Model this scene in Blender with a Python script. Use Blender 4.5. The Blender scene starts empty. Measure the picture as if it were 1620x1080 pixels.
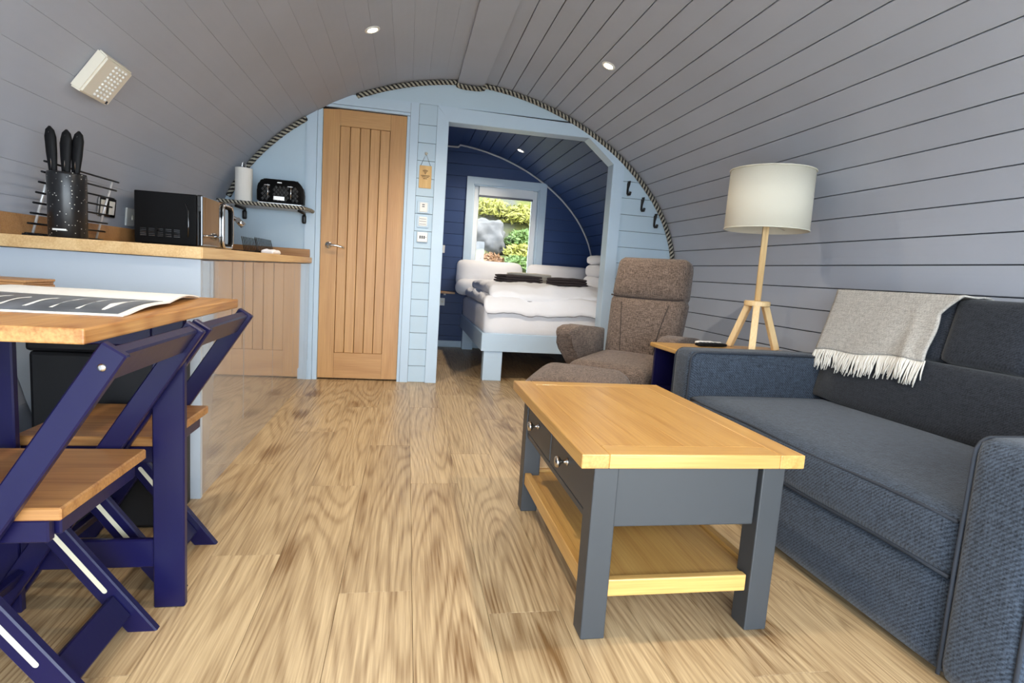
import bpy, bmesh, math, random
from mathutils import Vector, Matrix, noise
random.seed(7)
PI = math.pi
sc = bpy.context.scene
col = sc.collection

# ------------------------------------------------------------------ camera
cam_d = bpy.data.cameras.new('camera'); cam = bpy.data.objects.new('camera', cam_d); col.objects.link(cam)
def _norm_cam():
    # rows: world x, y, z written in (right, down, forward)
    vy = Vector((645 - 810, 422 - 540, 893.185)).normalized()
    vd = Vector((310 - 810, 8000 - 540, 893.185)).normalized()
    Z = -vd; X = vy.cross(Z)
    return X, vy, Z
X_, Y_, Z_ = _norm_cam()
m = Matrix(((X_.x, -X_.y, -X_.z, 0.0), (Y_.x, -Y_.y, -Y_.z, 0.0), (Z_.x, -Z_.y, -Z_.z, 0.88), (0, 0, 0, 1)))
cam.matrix_world = m
cam_d.sensor_width = 36.0; cam_d.sensor_fit = 'HORIZONTAL'; cam_d.lens = 893.185 / 1620 * 36.0
cam_d.clip_start = 0.02; cam_d.clip_end = 200
sc.camera = cam

# ------------------------------------------------------------------ world, sun, exposure
w = bpy.data.worlds.new('sky'); sc.world = w; w.use_nodes = True
bg = w.node_tree.nodes['Background']
bg.inputs[0].default_value = (0.78, 0.89, 1.0, 1); bg.inputs[1].default_value = 5.6
sun_d = bpy.data.lights.new('sun', 'SUN'); sun_d.energy = 3.0; sun_d.angle = 0.02; sun_d.color = (1.0, 0.93, 0.8)
sun = bpy.data.objects.new('sun', sun_d); col.objects.link(sun)
sun.rotation_euler = Vector((-0.62, 0.06, -0.78)).to_track_quat('-Z', 'Y').to_euler()
por_d = bpy.data.lights.new('front_opening_portal', 'AREA'); por_d.shape = 'RECTANGLE'; por_d.size = 3.0; por_d.size_y = 2.05
por_d.cycles.is_portal = True
por = bpy.data.objects.new('front_opening_portal', por_d); col.objects.link(por)
por.location = (0.4, -0.78, 1.06); por.rotation_euler = (PI / 2, 0, 0)
por2_d = bpy.data.lights.new('bedroom_window_portal', 'AREA'); por2_d.shape = 'RECTANGLE'; por2_d.size = 0.6; por2_d.size_y = 0.9
por2_d.cycles.is_portal = True
por2 = bpy.data.objects.new('bedroom_window_portal', por2_d); col.objects.link(por2)
por2.location = (1.075, 6.60, 1.3); por2.rotation_euler = (-PI / 2, 0, 0)
sc.view_settings.view_transform = 'Standard'; sc.view_settings.look = 'None'
sc.view_settings.exposure = 1.3; sc.view_settings.gamma = 1.0
sc.view_settings.use_curve_mapping = False

# ------------------------------------------------------------------ materials
def _mat(name):
    mt = bpy.data.materials.new(name); mt.use_nodes = True
    return mt, mt.node_tree, mt.node_tree.nodes['Principled BSDF']
def lin(c):
    return tuple(((x / 255 + 0.055) / 1.055) ** 2.4 if x / 255 > 0.04045 else x / 255 / 12.92 for x in c) + (1,)
def plain(name, rgb, rough=0.5, metal=0.0, bump=0.0, bscale=60, var=0.0, vscale=6, spec=0.5, coat=0.0, ior=1.5, objvar=0.0):
    mt, nt, b = _mat(name); N = nt.nodes; L = nt.links
    b.inputs['Base Color'].default_value = lin(rgb); b.inputs['Roughness'].default_value = rough
    b.inputs['Metallic'].default_value = metal; b.inputs['Specular IOR Level'].default_value = spec
    b.inputs['IOR'].default_value = ior
    b.inputs['Coat Weight'].default_value = coat; b.inputs['Coat Roughness'].default_value = 0.03
    tc = N.new('ShaderNodeTexCoord')
    if var > 0 or objvar > 0:
        hs = N.new('ShaderNodeHueSaturation'); hs.inputs['Color'].default_value = lin(rgb)
        L.new(hs.outputs[0], b.inputs['Base Color'])
        nz = N.new('ShaderNodeTexNoise'); nz.inputs['Scale'].default_value = vscale; nz.inputs['Detail'].default_value = 5
        L.new(tc.outputs['Object'], nz.inputs['Vector'])
        mr = N.new('ShaderNodeMapRange'); mr.inputs['From Min'].default_value = 0.3; mr.inputs['From Max'].default_value = 0.7
        mr.inputs['To Min'].default_value = 1 - var; mr.inputs['To Max'].default_value = 1 + var
        L.new(nz.outputs['Fac'], mr.inputs['Value'])
        if objvar > 0:
            oi = N.new('ShaderNodeObjectInfo'); m2 = N.new('ShaderNodeMapRange')
            m2.inputs['To Min'].default_value = 1 - objvar; m2.inputs['To Max'].default_value = 1 + objvar
            L.new(oi.outputs['Random'], m2.inputs['Value'])
            mu = N.new('ShaderNodeMath'); mu.operation = 'MULTIPLY'
            L.new(mr.outputs[0], mu.inputs[0]); L.new(m2.outputs[0], mu.inputs[1]); L.new(mu.outputs[0], hs.inputs['Value'])
        else:
            L.new(mr.outputs[0], hs.inputs['Value'])
    if bump > 0:
        nb = N.new('ShaderNodeTexNoise'); nb.inputs['Scale'].default_value = bscale; nb.inputs['Detail'].default_value = 4
        L.new(tc.outputs['Object'], nb.inputs['Vector'])
        bp = N.new('ShaderNodeBump'); bp.inputs['Strength'].default_value = bump; bp.inputs['Distance'].default_value = 0.01
        L.new(nb.outputs['Fac'], bp.inputs['Height']); L.new(bp.outputs[0], b.inputs['Normal'])
    return mt
def wood(name, light, dark, axis='Y', scale=1.0, rough=0.4, ring=9.0, knots=True, objvar=0.08, contrast=1.0):
    """oak-like grain running along the given object axis"""
    mt, nt, b = _mat(name); N = nt.nodes; L = nt.links
    tc = N.new('ShaderNodeTexCoord'); oi = N.new('ShaderNodeObjectInfo')
    off = N.new('ShaderNodeVectorMath'); off.operation = 'MULTIPLY_ADD'
    cb = N.new('ShaderNodeCombineXYZ')
    for i in range(3): L.new(oi.outputs['Random'], cb.inputs[i])
    L.new(cb.outputs[0], off.inputs[0]); off.inputs[1].default_value = (37.0, 53.0, 19.0); L.new(tc.outputs['Object'], off.inputs[2])
    mp = N.new('ShaderNodeMapping'); s = [7.0 * scale] * 3; s['XYZ'.index(axis)] = 0.75 * scale
    mp.inputs['Scale'].default_value = s; L.new(off.outputs[0], mp.inputs['Vector'])
    # distortion field then rings
    n1 = N.new('ShaderNodeTexNoise'); n1.inputs['Scale'].default_value = 0.75; n1.inputs['Detail'].default_value = 1.2; n1.inputs['Roughness'].default_value = 0.35
    L.new(mp.outputs[0], n1.inputs['Vector'])
    mm = N.new('ShaderNodeMath'); mm.operation = 'MULTIPLY'; mm.inputs[1].default_value = ring * 2.2; L.new(n1.outputs['Fac'], mm.inputs[0])
    sn = N.new('ShaderNodeMath'); sn.operation = 'SINE'
    m3 = N.new('ShaderNodeMath'); m3.operation = 'MULTIPLY'; m3.inputs[1].default_value = 3.0
    L.new(mm.outputs[0], m3.inputs[0]); L.new(m3.outputs[0], sn.inputs[0])
    r1 = N.new('ShaderNodeMapRange'); r1.inputs['From Min'].default_value = -1; r1.inputs['From Max'].default_value = 1; L.new(sn.outputs[0], r1.inputs['Value'])
    pw = N.new('ShaderNodeMath'); pw.operation = 'POWER'; pw.inputs[1].default_value = 2.6; L.new(r1.outputs[0], pw.inputs[0]); r1 = pw
    # fine fibres
    mp2 = N.new('ShaderNodeMapping'); s2 = [190.0 * scale] * 3; s2['XYZ'.index(axis)] = 5.0 * scale
    mp2.inputs['Scale'].default_value = s2; L.new(off.outputs[0], mp2.inputs['Vector'])
    n2 = N.new('ShaderNodeTexNoise'); n2.inputs['Scale'].default_value = 1.0; n2.inputs['Detail'].default_value = 3; L.new(mp2.outputs[0], n2.inputs['Vector'])
    # broad tone
    n3 = N.new('ShaderNodeTexNoise'); n3.inputs['Scale'].default_value = 0.5; n3.inputs['Detail'].default_value = 3; L.new(mp.outputs[0], n3.inputs['Vector'])
    a1 = N.new('ShaderNodeMath'); a1.operation = 'MULTIPLY'; a1.inputs[1].default_value = 0.21 * contrast; L.new(r1.outputs[0], a1.inputs[0])
    a2 = N.new('ShaderNodeMath'); a2.operation = 'MULTIPLY_ADD'; a2.inputs[1].default_value = 0.95 * contrast; L.new(n2.outputs['Fac'], a2.inputs[0]); L.new(a1.outputs[0], a2.inputs[2])
    a3 = N.new('ShaderNodeMath'); a3.operation = 'MULTIPLY_ADD'; a3.inputs[1].default_value = 0.6; L.new(n3.outputs['Fac'], a3.inputs[0]); L.new(a2.outputs[0], a3.inputs[2])
    fac = a3
    if knots:
        vo = N.new('ShaderNodeTexVoronoi'); vo.inputs['Scale'].default_value = 0.55
        mp3 = N.new('ShaderNodeMapping'); s3 = [6.0 * scale] * 3; s3['XYZ'.index(axis)] = 2.4 * scale
        mp3.inputs['Scale'].default_value = s3; L.new(off.outputs[0], mp3.inputs['Vector']); L.new(mp3.outputs[0], vo.inputs['Vector'])
        kr = N.new('ShaderNodeMapRange'); kr.inputs['From Min'].default_value = 0.0; kr.inputs['From Max'].default_value = 0.2
        kr.inputs['To Min'].default_value = 0.5; kr.inputs['To Max'].default_value = 0.0; L.new(vo.outputs['Distance'], kr.inputs['Value'])
        a4 = N.new('ShaderNodeMath'); a4.operation = 'ADD'; L.new(a3.outputs[0], a4.inputs[0]); L.new(kr.outputs[0], a4.inputs[1]); fac = a4
    cr = N.new('ShaderNodeMix'); cr.data_type = 'RGBA'
    rr = N.new('ShaderNodeMapRange'); rr.inputs['From Min'].default_value = 0.38; rr.inputs['From Max'].default_value = 1.2; L.new(fac.outputs[0], rr.inputs['Value'])
    L.new(rr.outputs[0], cr.inputs['Factor']); cr.inputs['A'].default_value = lin(light); cr.inputs['B'].default_value = lin(dark)
    hs = N.new('ShaderNodeHueSaturation'); L.new(cr.outputs['Result'], hs.inputs['Color'])
    ov = N.new('ShaderNodeMapRange'); ov.inputs['To Min'].default_value = 1 - objvar; ov.inputs['To Max'].default_value = 1 + objvar
    L.new(oi.outputs['Random'], ov.inputs['Value']); L.new(ov.outputs[0], hs.inputs['Value'])
    L.new(hs.outputs[0], b.inputs['Base Color']); b.inputs['Roughness'].default_value = rough
    bp = N.new('ShaderNodeBump'); bp.inputs['Strength'].default_value = 0.12; bp.inputs['Distance'].default_value = 0.003
    L.new(n2.outputs['Fac'], bp.inputs['Height']); L.new(bp.outputs[0], b.inputs['Normal'])
    return mt
def fabric(name, c1, c2, period=0.006, rough=0.92, bump=0.5, noisescale=350, mix=0.5, slub=0.35):
    """woven cloth: diagonal twill bands broken by thread noise"""
    mt, nt, b = _mat(name); N = nt.nodes; L = nt.links
    tc = N.new('ShaderNodeTexCoord')
    wv = N.new('ShaderNodeTexWave'); wv.wave_type = 'BANDS'; wv.bands_direction = 'DIAGONAL'
    wv.inputs['Scale'].default_value = 0.444 / period; wv.inputs['Distortion'].default_value = 1.2; wv.inputs['Detail'].default_value = 1
    L.new(tc.outputs['Object'], wv.inputs['Vector'])
    nz = N.new('ShaderNodeTexNoise'); nz.inputs['Scale'].default_value = noisescale; nz.inputs['Detail'].default_value = 2
    L.new(tc.outputs['Object'], nz.inputs['Vector'])
    # slubs: stretched noise both ways
    acc = None
    for sv in ((30, 260, 260), (260, 30, 260), (260, 260, 30)):
        mp = N.new('ShaderNodeMapping'); mp.inputs['Scale'].default_value = sv; L.new(tc.outputs['Object'], mp.inputs['Vector'])
        n = N.new('ShaderNodeTexNoise'); n.inputs['Scale'].default_value = 1; n.inputs['Detail'].default_value = 2; L.new(mp.outputs[0], n.inputs['Vector'])
        if acc is None: acc = n.outputs['Fac']
        else:
            ad = N.new('ShaderNodeMath'); ad.operation = 'ADD'; L.new(acc, ad.inputs[0]); L.new(n.outputs['Fac'], ad.inputs[1]); acc = ad.outputs[0]
    sl = N.new('ShaderNodeMapRange'); sl.inputs['From Min'].default_value = 1.15; sl.inputs['From Max'].default_value = 1.85; L.new(acc, sl.inputs['Value'])
    a = N.new('ShaderNodeMix'); a.data_type = 'FLOAT'; a.inputs['Factor'].default_value = mix
    L.new(nz.outputs['Fac'], a.inputs['A']); L.new(wv.outputs['Fac'], a.inputs['B'])
    a2 = N.new('ShaderNodeMix'); a2.data_type = 'FLOAT'; a2.inputs['Factor'].default_value = slub
    L.new(a.outputs['Result'], a2.inputs['A']); L.new(sl.outputs[0], a2.inputs['B'])
    rr = N.new('ShaderNodeMapRange'); rr.inputs['From Min'].default_value = 0.2; rr.inputs['From Max'].default_value = 0.8; L.new(a2.outputs['Result'], rr.inputs['Value'])
    cr = N.new('ShaderNodeMix'); cr.data_type = 'RGBA'; L.new(rr.outputs[0], cr.inputs['Factor'])
    cr.inputs['A'].default_value = lin(c1); cr.inputs['B'].default_value = lin(c2)
    L.new(cr.outputs['Result'], b.inputs['Base Color']); b.inputs['Roughness'].default_value = rough
    b.inputs['Specular IOR Level'].default_value = 0.2; b.inputs['Sheen Weight'].default_value = 0.15
    bp = N.new('ShaderNodeBump'); bp.inputs['Strength'].default_value = bump; bp.inputs['Distance'].default_value = 0.002
    L.new(a2.outputs['Result'], bp.inputs['Height']); L.new(bp.outputs[0], b.inputs['Normal'])
    return mt
def emit(name, rgb, strength):
    mt, nt, b = _mat(name)
    b.inputs['Base Color'].default_value = lin(rgb); b.inputs['Emission Color'].default_value = lin(rgb); b.inputs['Emission Strength'].default_value = strength
    return mt
def glass(name):
    mt = bpy.data.materials.new(name); mt.use_nodes = True; nt = mt.node_tree; N = nt.nodes; L = nt.links
    N.remove(N['Principled BSDF']); out = N['Material Output']
    tr = N.new('ShaderNodeBsdfTransparent'); gl = N.new('ShaderNodeBsdfGlossy'); gl.inputs['Roughness'].default_value = 0.01
    fr = N.new('ShaderNodeFresnel'); fr.inputs['IOR'].default_value = 1.45; mx = N.new('ShaderNodeMixShader')
    L.new(fr.outputs[0], mx.inputs[0]); L.new(tr.outputs[0], mx.inputs[1]); L.new(gl.outputs[0], mx.inputs[2]); L.new(mx.outputs[0], out.inputs['Surface'])
    return mt

M = {}
M['paint'] = plain('grey_blue_paint', (168, 173, 184), 0.55, bump=0.05, bscale=25, var=0.03, vscale=3, objvar=0.025)
M['paint_end'] = plain('pale_blue_paint', (186, 208, 224), 0.5, bump=0.05, bscale=25, var=0.02, vscale=3, objvar=0.02)
M['trim'] = plain('pale_blue_trim_paint', (190, 211, 229), 0.4, var=0.015)
M['navy_wall'] = plain('navy_wall_paint', (34, 62, 112), 0.5, bump=0.05, bscale=25, var=0.05, vscale=3, objvar=0.06)
M['gap'] = plain('dark_joint', (46, 50, 58), 0.9)
M['gap_navy'] = plain('dark_navy_joint', (14, 22, 40), 0.9)
M['floor'] = wood('oak_floor', (212, 187, 146), (116, 86, 52), 'Y', 1.0, 0.38, ring=20, objvar=0.07, contrast=0.95)
M['floor_gap'] = plain('floor_joint', (120, 92, 60), 0.8)
M['oak_door'] = wood('oak_door', (206, 160, 104), (168, 120, 70), 'Z', 1.0, 0.4, ring=4, knots=False, objvar=0.03, contrast=0.8)
M['oak_doorx'] = wood('oak_door_rail', (206, 160, 104), (168, 120, 70), 'X', 1.0, 0.4, ring=4, knots=False, objvar=0.03, contrast=0.8)
M['oak_topx'] = wood('honey_oak_x', (206, 164, 96), (158, 108, 48), 'X', 1.0, 0.28, ring=5, knots=False, objvar=0.03, contrast=0.7)
M['oak_topy'] = wood('honey_oak_y', (206, 164, 96), (158, 108, 48), 'Y', 1.0, 0.28, ring=6, knots=False, objvar=0.04, contrast=0.8)
M['worktop'] = wood('worktop_oak', (226, 194, 142), (190, 148, 94), 'Y', 1.0, 0.4, ring=5, knots=False, objvar=0.02)
M['worktopx'] = wood('worktop_oak_x', (190, 145, 95), (146, 102, 60), 'X', 1.0, 0.4, ring=5, knots=False, objvar=0.02)
M['pine_x'] = wood('rustic_pine_x', (216, 170, 108), (164, 108, 56), 'X', 0.9, 0.42, ring=8, knots=True, objvar=0.03)
M['pine_y'] = wood('rustic_pine_y', (208, 160, 98), (146, 94, 46), 'Y', 0.9, 0.42, ring=14, knots=True, objvar=0.03)
M['seat'] = wood('rustic_seat_wood', (196, 146, 88), (132, 84, 44), 'X', 0.8, 0.4, ring=14, knots=True, objvar=0.03)
M['ash'] = wood('pale_ash', (236, 208, 160), (212, 176, 122), 'Z', 1.0, 0.45, ring=4, knots=False, objvar=0.02)
M['navy'] = plain('navy_gloss_paint', (19, 17, 56), 0.3, spec=0.35, var=0.05, bump=0.03, bscale=40)
M['cream'] = plain('cream_slot', (205, 197, 172), 0.5)
M['charcoal'] = plain('charcoal_paint', (54, 57, 60), 0.45, var=0.03)
M['steel'] = plain('brushed_steel', (200, 196, 190), 0.22, metal=1.0)
M['chrome'] = plain('chrome', (225, 225, 225), 0.08, metal=1.0)
M['satin'] = plain('satin_chrome', (214, 214, 214), 0.35, metal=0.4)
M['black'] = plain('black_plastic', (12, 12, 14), 0.6, spec=0.2)
M['blackmetal'] = plain('black_metal', (20, 20, 22), 0.4, metal=0.2)
M['wire'] = plain('dark_wire', (30, 32, 36), 0.3, metal=0.6)
M['gloss_black'] = plain('black_glass', (12, 12, 13), 0.05, coat=1.0, ior=1.7)
M['gloss_grey'] = plain('gloss_taupe_lacquer', (146, 144, 142), 0.12, coat=1.0, ior=1.5)
M['gloss_grey'].node_tree.nodes['Principled BSDF'].inputs['Coat IOR'].default_value = 2.4
M['gloss_grey'].node_tree.nodes['Principled BSDF'].inputs['Coat Roughness'].default_value = 0.015
M['panel'] = plain('pale_grey_panel', (176, 184, 192), 0.4, var=0.01)
M['white'] = plain('white_plastic', (228, 228, 224), 0.35)
M['ivory'] = plain('ivory_plastic', (226, 220, 204), 0.45)
M['paper'] = plain('white_paper', (236, 234, 228), 0.9, bump=0.15, bscale=90)
M['linen'] = plain('white_cotton', (236, 236, 240), 0.9, bump=0.22, bscale=22, var=0.02)
M['pipe'] = plain('grey_piping', (140, 140, 146), 0.9)
M['towel'] = plain('dark_brown_towelling', (66, 56, 56), 0.95, bump=0.7, bscale=260, var=0.12, vscale=60)
M['towel_w'] = plain('beige_towelling', (205, 198, 186), 0.95, bump=0.7, bscale=260)
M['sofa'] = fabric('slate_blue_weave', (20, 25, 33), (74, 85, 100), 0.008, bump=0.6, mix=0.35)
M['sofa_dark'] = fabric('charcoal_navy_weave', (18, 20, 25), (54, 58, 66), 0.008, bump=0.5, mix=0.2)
M['piping'] = plain('dark_piping', (40, 46, 56), 0.8)
M['brown'] = fabric('brown_tweed', (58, 48, 42), (134, 116, 104), 0.008, bump=0.7, mix=0.2, slub=0.6)
M['brown_pipe'] = plain('brown_seam', (58, 48, 44), 0.9)
M['throw'] = fabric('grey_beige_wool', (150, 146, 140), (200, 196, 188), 0.01, bump=0.5, mix=0.15, slub=0.5)
M['fringe'] = plain('off_white_fringe', (226, 222, 212), 0.9)
M['shade'] = plain('white_lampshade', (214, 210, 194), 0.85, bump=0.08, bscale=300)
M['rope_w'] = plain('cream_rope_strand', (176, 172, 158), 0.9, bump=0.3, bscale=300)
M['rope_b'] = plain('black_rope_strand', (40, 40, 42), 0.9, bump=0.3, bscale=300)
M['rope_p'] = plain('pale_cord', (200, 204, 210), 0.9, bump=0.3, bscale=300)
M['bulb'] = emit('lit_bulb', (255, 236, 205), 18.0)
M['glass'] = glass('window_glass')
M['upvc'] = plain('white_window_frame', (226, 232, 238), 0.3)
M['blind'] = plain('blind_fabric', (168, 172, 180), 0.8)
M['blind_bar'] = plain('blind_bar', (92, 96, 112), 0.5)
M['sign'] = wood('sign_ply', (226, 192, 130), (196, 152, 90), 'Z', 1.5, 0.5, ring=3, knots=False, objvar=0.01)
M['burn'] = plain('burnt_marking', (70, 44, 26), 0.8)
M['page_dark'] = plain('printed_dark_page', (92, 98, 106), 0.3, var=0.5, vscale=9)
M['rock'] = plain('grey_hill_rock', (150, 146, 140), 0.9, bump=1.0, bscale=4, var=0.3, vscale=3)
M['slab'] = plain('pale_bounce_slab', (196, 192, 184), 0.85, bump=0.3, bscale=8, var=0.05)
M['bark'] = plain('bark', (90, 70, 50), 0.9)
M['shell'] = plain('outer_cladding', (110, 100, 90), 0.8)
M['dark_room'] = plain('plain_black', (14, 14, 17), 0.5)

# ------------------------------------------------------------------ geometry helpers
def link(name, bm, mat, parent=None, smooth=False, loc=None):
    me = bpy.data.meshes.new(name); bmesh.ops.recalc_face_normals(bm, faces=bm.faces); bm.to_mesh(me); bm.free()
    me.materials.append(mat)
    if smooth:
        for p in me.polygons: p.use_smooth = True
    o = bpy.data.objects.new(name, me); col.objects.link(o)
    if parent is not None: o.parent = parent
    if loc is not None: o.location = loc
    return o
def tag(o, label, cat, group=None):
    o['label'] = label; o['category'] = cat
    if group: o['group'] = group
    return o
def struct(o, label=None):
    o['kind'] = 'structure'
    if label: o['label'] = label
    return o
def empty(name, loc=(0, 0, 0), rz=0.0):
    o = bpy.data.objects.new(name, None); col.objects.link(o); o.location = loc; o.rotation_euler = (0, 0, rz); o.empty_display_size = 0.1
    return o
def thing(name, label, cat, loc=(0, 0, 0), rz=0.0, group=None):
    return tag(empty(name, loc, rz), label, cat, group)
def NB(): return bmesh.new()
def box(bm, x0, x1, y0, y1, z0, z1, bev=0.0, seg=1, mat=None):
    r = bmesh.ops.create_cube(bm, size=1.0); vs = r['verts']
    for v in vs:
        v.co = Vector((x0 + (v.co.x + .5) * (x1 - x0), y0 + (v.co.y + .5) * (y1 - y0), z0 + (v.co.z + .5) * (z1 - z0)))
        if mat is not None: v.co = mat @ v.co
    if bev > 0:
        es = list({e for v in vs for e in v.link_edges})
        bmesh.ops.bevel(bm, geom=es, offset=bev, segments=seg, affect='EDGES', profile=0.5)
    return bm
def B(name, dims, mat, parent=None, bev=0.003, seg=1, M4=None):
    bm = NB(); box(bm, *dims, bev=bev, seg=seg, mat=M4); return link(name, bm, mat, parent)
def prism(bm, pts, axis, a0, a1):
    """pts: polygon in the plane across the axis; axis 'Y' -> (x,z); 'X' -> (y,z); 'Z' -> (x,y)"""
    def P(p, a):
        if axis == 'Y': return (p[0], a, p[1])
        if axis == 'X': return (a, p[0], p[1])
        return (p[0], p[1], a)
    v0 = [bm.verts.new(P(p, a0)) for p in pts]; v1 = [bm.verts.new(P(p, a1)) for p in pts]
    bm.faces.new(v0); bm.faces.new(v1[::-1]); n = len(pts)
    for i in range(n): bm.faces.new((v0[i], v0[(i + 1) % n], v1[(i + 1) % n], v1[i]))
    return bm
def tube(bm, pts, r, sides=8, cap=True, closed=False):
    pts = [Vector(p) for p in pts]; n = len(pts); rings = []
    t0 = (pts[1] - pts[0]).normalized(); up = Vector((0, 0, 1)) if abs(t0.z) < 0.9 else Vector((1, 0, 0))
    nrm = t0.cross(up).normalized()
    for i in range(n):
        if closed: t = (pts[(i + 1) % n] - pts[i - 1]).normalized()
        else: t = (pts[min(i + 1, n - 1)] - pts[max(i - 1, 0)]).normalized()
        nrm = (nrm - t * nrm.dot(t)); nrm = nrm.normalized() if nrm.length > 1e-6 else t.orthogonal().normalized()
        bn = t.cross(nrm); rr = r[i] if isinstance(r, (list, tuple)) else r
        rings.append([bm.verts.new(pts[i] + (nrm * math.cos(a) + bn * math.sin(a)) * rr) for a in [2 * PI * k / sides for k in range(sides)]])
    for i in range(n if closed else n - 1):
        A = rings[i]; C = rings[(i + 1) % n]
        for k in range(sides): bm.faces.new((A[k], A[(k + 1) % sides], C[(k + 1) % sides], C[k]))
    if cap and not closed: bm.faces.new(rings[0][::-1]); bm.faces.new(rings[-1])
    return bm
def T(name, pts, r, mat, parent=None, sides=8, closed=False):
    bm = NB(); tube(bm, pts, r, sides, closed=closed); return link(name, bm, mat, parent, smooth=True)
def lathe(bm, prof, segs=24, c=(0, 0, 0), axis=None):
    """prof: list of (radius, z); axis: optional 3x3 matrix"""
    rings = []
    for r, z in prof:
        ring = []
        for k in range(segs):
            a = 2 * PI * k / segs; p = Vector((max(r, 1e-5) * math.cos(a), max(r, 1e-5) * math.sin(a), z))
            if axis is not None: p = axis @ p
            ring.append(bm.verts.new(p + Vector(c)))
        rings.append(ring)
    for A, C in zip(rings, rings[1:]):
        for k in range(segs): bm.faces.new((A[k], A[(k + 1) % segs], C[(k + 1) % segs], C[k]))
    bm.faces.new(rings[0][::-1]); bm.faces.new(rings[-1])
    return bm
def soft(bm, half, r, n=(8, 8, 6), bulge=(0, 0, 0), fn=None, M4=None):
    """rounded, optionally bulging box around the origin, shaped by fn(Vector)->Vector"""
    hx, hy, hz = half; nx, ny, nz = n
    def grid(nu, nv, f):
        vs = [[bm.verts.new(f(-1 + 2 * i / nu, -1 + 2 * j / nv)) for j in range(nv + 1)] for i in range(nu + 1)]
        for i in range(nu):
            for j in range(nv): bm.faces.new((vs[i][j], vs[i + 1][j], vs[i + 1][j + 1], vs[i][j + 1]))
    start = len(bm.verts)
    for s in (-1, 1):
        grid(nx, ny, lambda u, v: (u, v, s)); grid(nx, nz, lambda u, v: (u, s, v)); grid(ny, nz, lambda u, v: (s, u, v))
    bm.verts.ensure_lookup_table(); new = bm.verts[start:]
    bmesh.ops.remove_doubles(bm, verts=new, dist=1e-5)
    bm.verts.ensure_lookup_table()
    rm = min(r, hx, hy, hz)
    for v in bm.verts[start:]:
        u = v.co.copy(); p = Vector((u.x * hx, u.y * hy, u.z * hz))
        core = Vector((max(-hx + rm, min(hx - rm, p.x)), max(-hy + rm, min(hy - rm, p.y)), max(-hz + rm, min(hz - rm, p.z))))
        d = p - core
        if d.length > 1e-9: p = core + d.normalized() * rm
        q = Vector((p.x + u.x * bulge[0] * (1 - u.y ** 2) * (1 - u.z ** 2), p.y + u.y * bulge[1] * (1 - u.x ** 2) * (1 - u.z ** 2), p.z + u.z * bulge[2] * (1 - u.x ** 2) * (1 - u.y ** 2)))
        if fn: q = fn(q)
        v.co = M4 @ q if M4 is not None else q
    return bm
def S(name, c, half, r, mat, parent=None, n=(8, 8, 6), bulge=(0, 0, 0), fn=None, M4=None):
    bm = NB(); soft(bm, half, r, n, bulge, fn, (Matrix.Translation(Vector(c)) @ M4) if M4 is not None else Matrix.Translation(Vector(c)))
    return link(name, bm, mat, parent, smooth=True)
def nz3(x, y, z=0.0): return noise.noise(Vector((x, y, z)))

# ------------------------------------------------------------------ the vault profile
VC, VA, VB, VZ, VN = 0.40, 1.74, 1.26, 1.0, 1.82
def vx(z, off=0.0):
    """half width of the vault at height z"""
    z = max(z, 0.0)
    if z >= VZ: return (VA + off) * max(0.0, 1 - min(1.0, (z - VZ) / (VB + off)) ** VN) ** (1 / VN)
    return (VA + off) * math.sqrt(1 - ((VZ - z) / 2.0) ** 2)
def vz(x, off=0.0):
    d = min(1.0, abs(x - VC) / (VA + off)); return VZ + (VB + off) * (1 - d ** VN) ** (1 / VN)
_raw = []
for i in range(1501):
    t = PI / 2 * i / 1500; _raw.append((VA * math.sin(t) ** (2 / VN), VZ + VB * math.cos(t) ** (2 / VN)))
for i in range(1, 201):
    z = VZ * (1 - i / 200); _raw.append((vx(z), z))
_s = [0.0]
for a, b_ in zip(_raw, _raw[1:]): _s.append(_s[-1] + math.hypot(b_[0] - a[0], b_[1] - a[1]))
SMAX = _s[-1]
def vp(s, side, off=0.0):
    """point on the vault at arc length s from the ridge, moved outward by off"""
    s = max(0.0, min(SMAX - 1e-6, s)); lo, hi = 0, len(_s) - 1
    while hi - lo > 1:
        mi = (lo + hi) // 2
        if _s[mi] <= s: lo = mi
        else: hi = mi
    f = (s - _s[lo]) / (_s[hi] - _s[lo]); a, b2 = _raw[lo], _raw[hi]
    x = a[0] + (b2[0] - a[0]) * f; z = a[1] + (b2[1] - a[1]) * f
    tx, tz = b2[0] - a[0], b2[1] - a[1]; L = math.hypot(tx, tz); nx, nzz = -tz / L, tx / L   # outward: (positive x for right side)
    nx, nzz = -nx if nx < 0 else nx, -nzz if nzz < 0 else nzz
    if z < VZ: nzz = -abs(nzz)
    return (VC + side * (x + nx * off), z + nzz * off)
def s_at_z(z):
    for i in range(len(_raw)):
        if _raw[i][1] <= z: return _s[i]
    return SMAX

YF, YE, YB0, YB = -0.80, 4.36, 4.47, 6.45          # front, end wall, bedroom start, bedroom back wall
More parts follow.
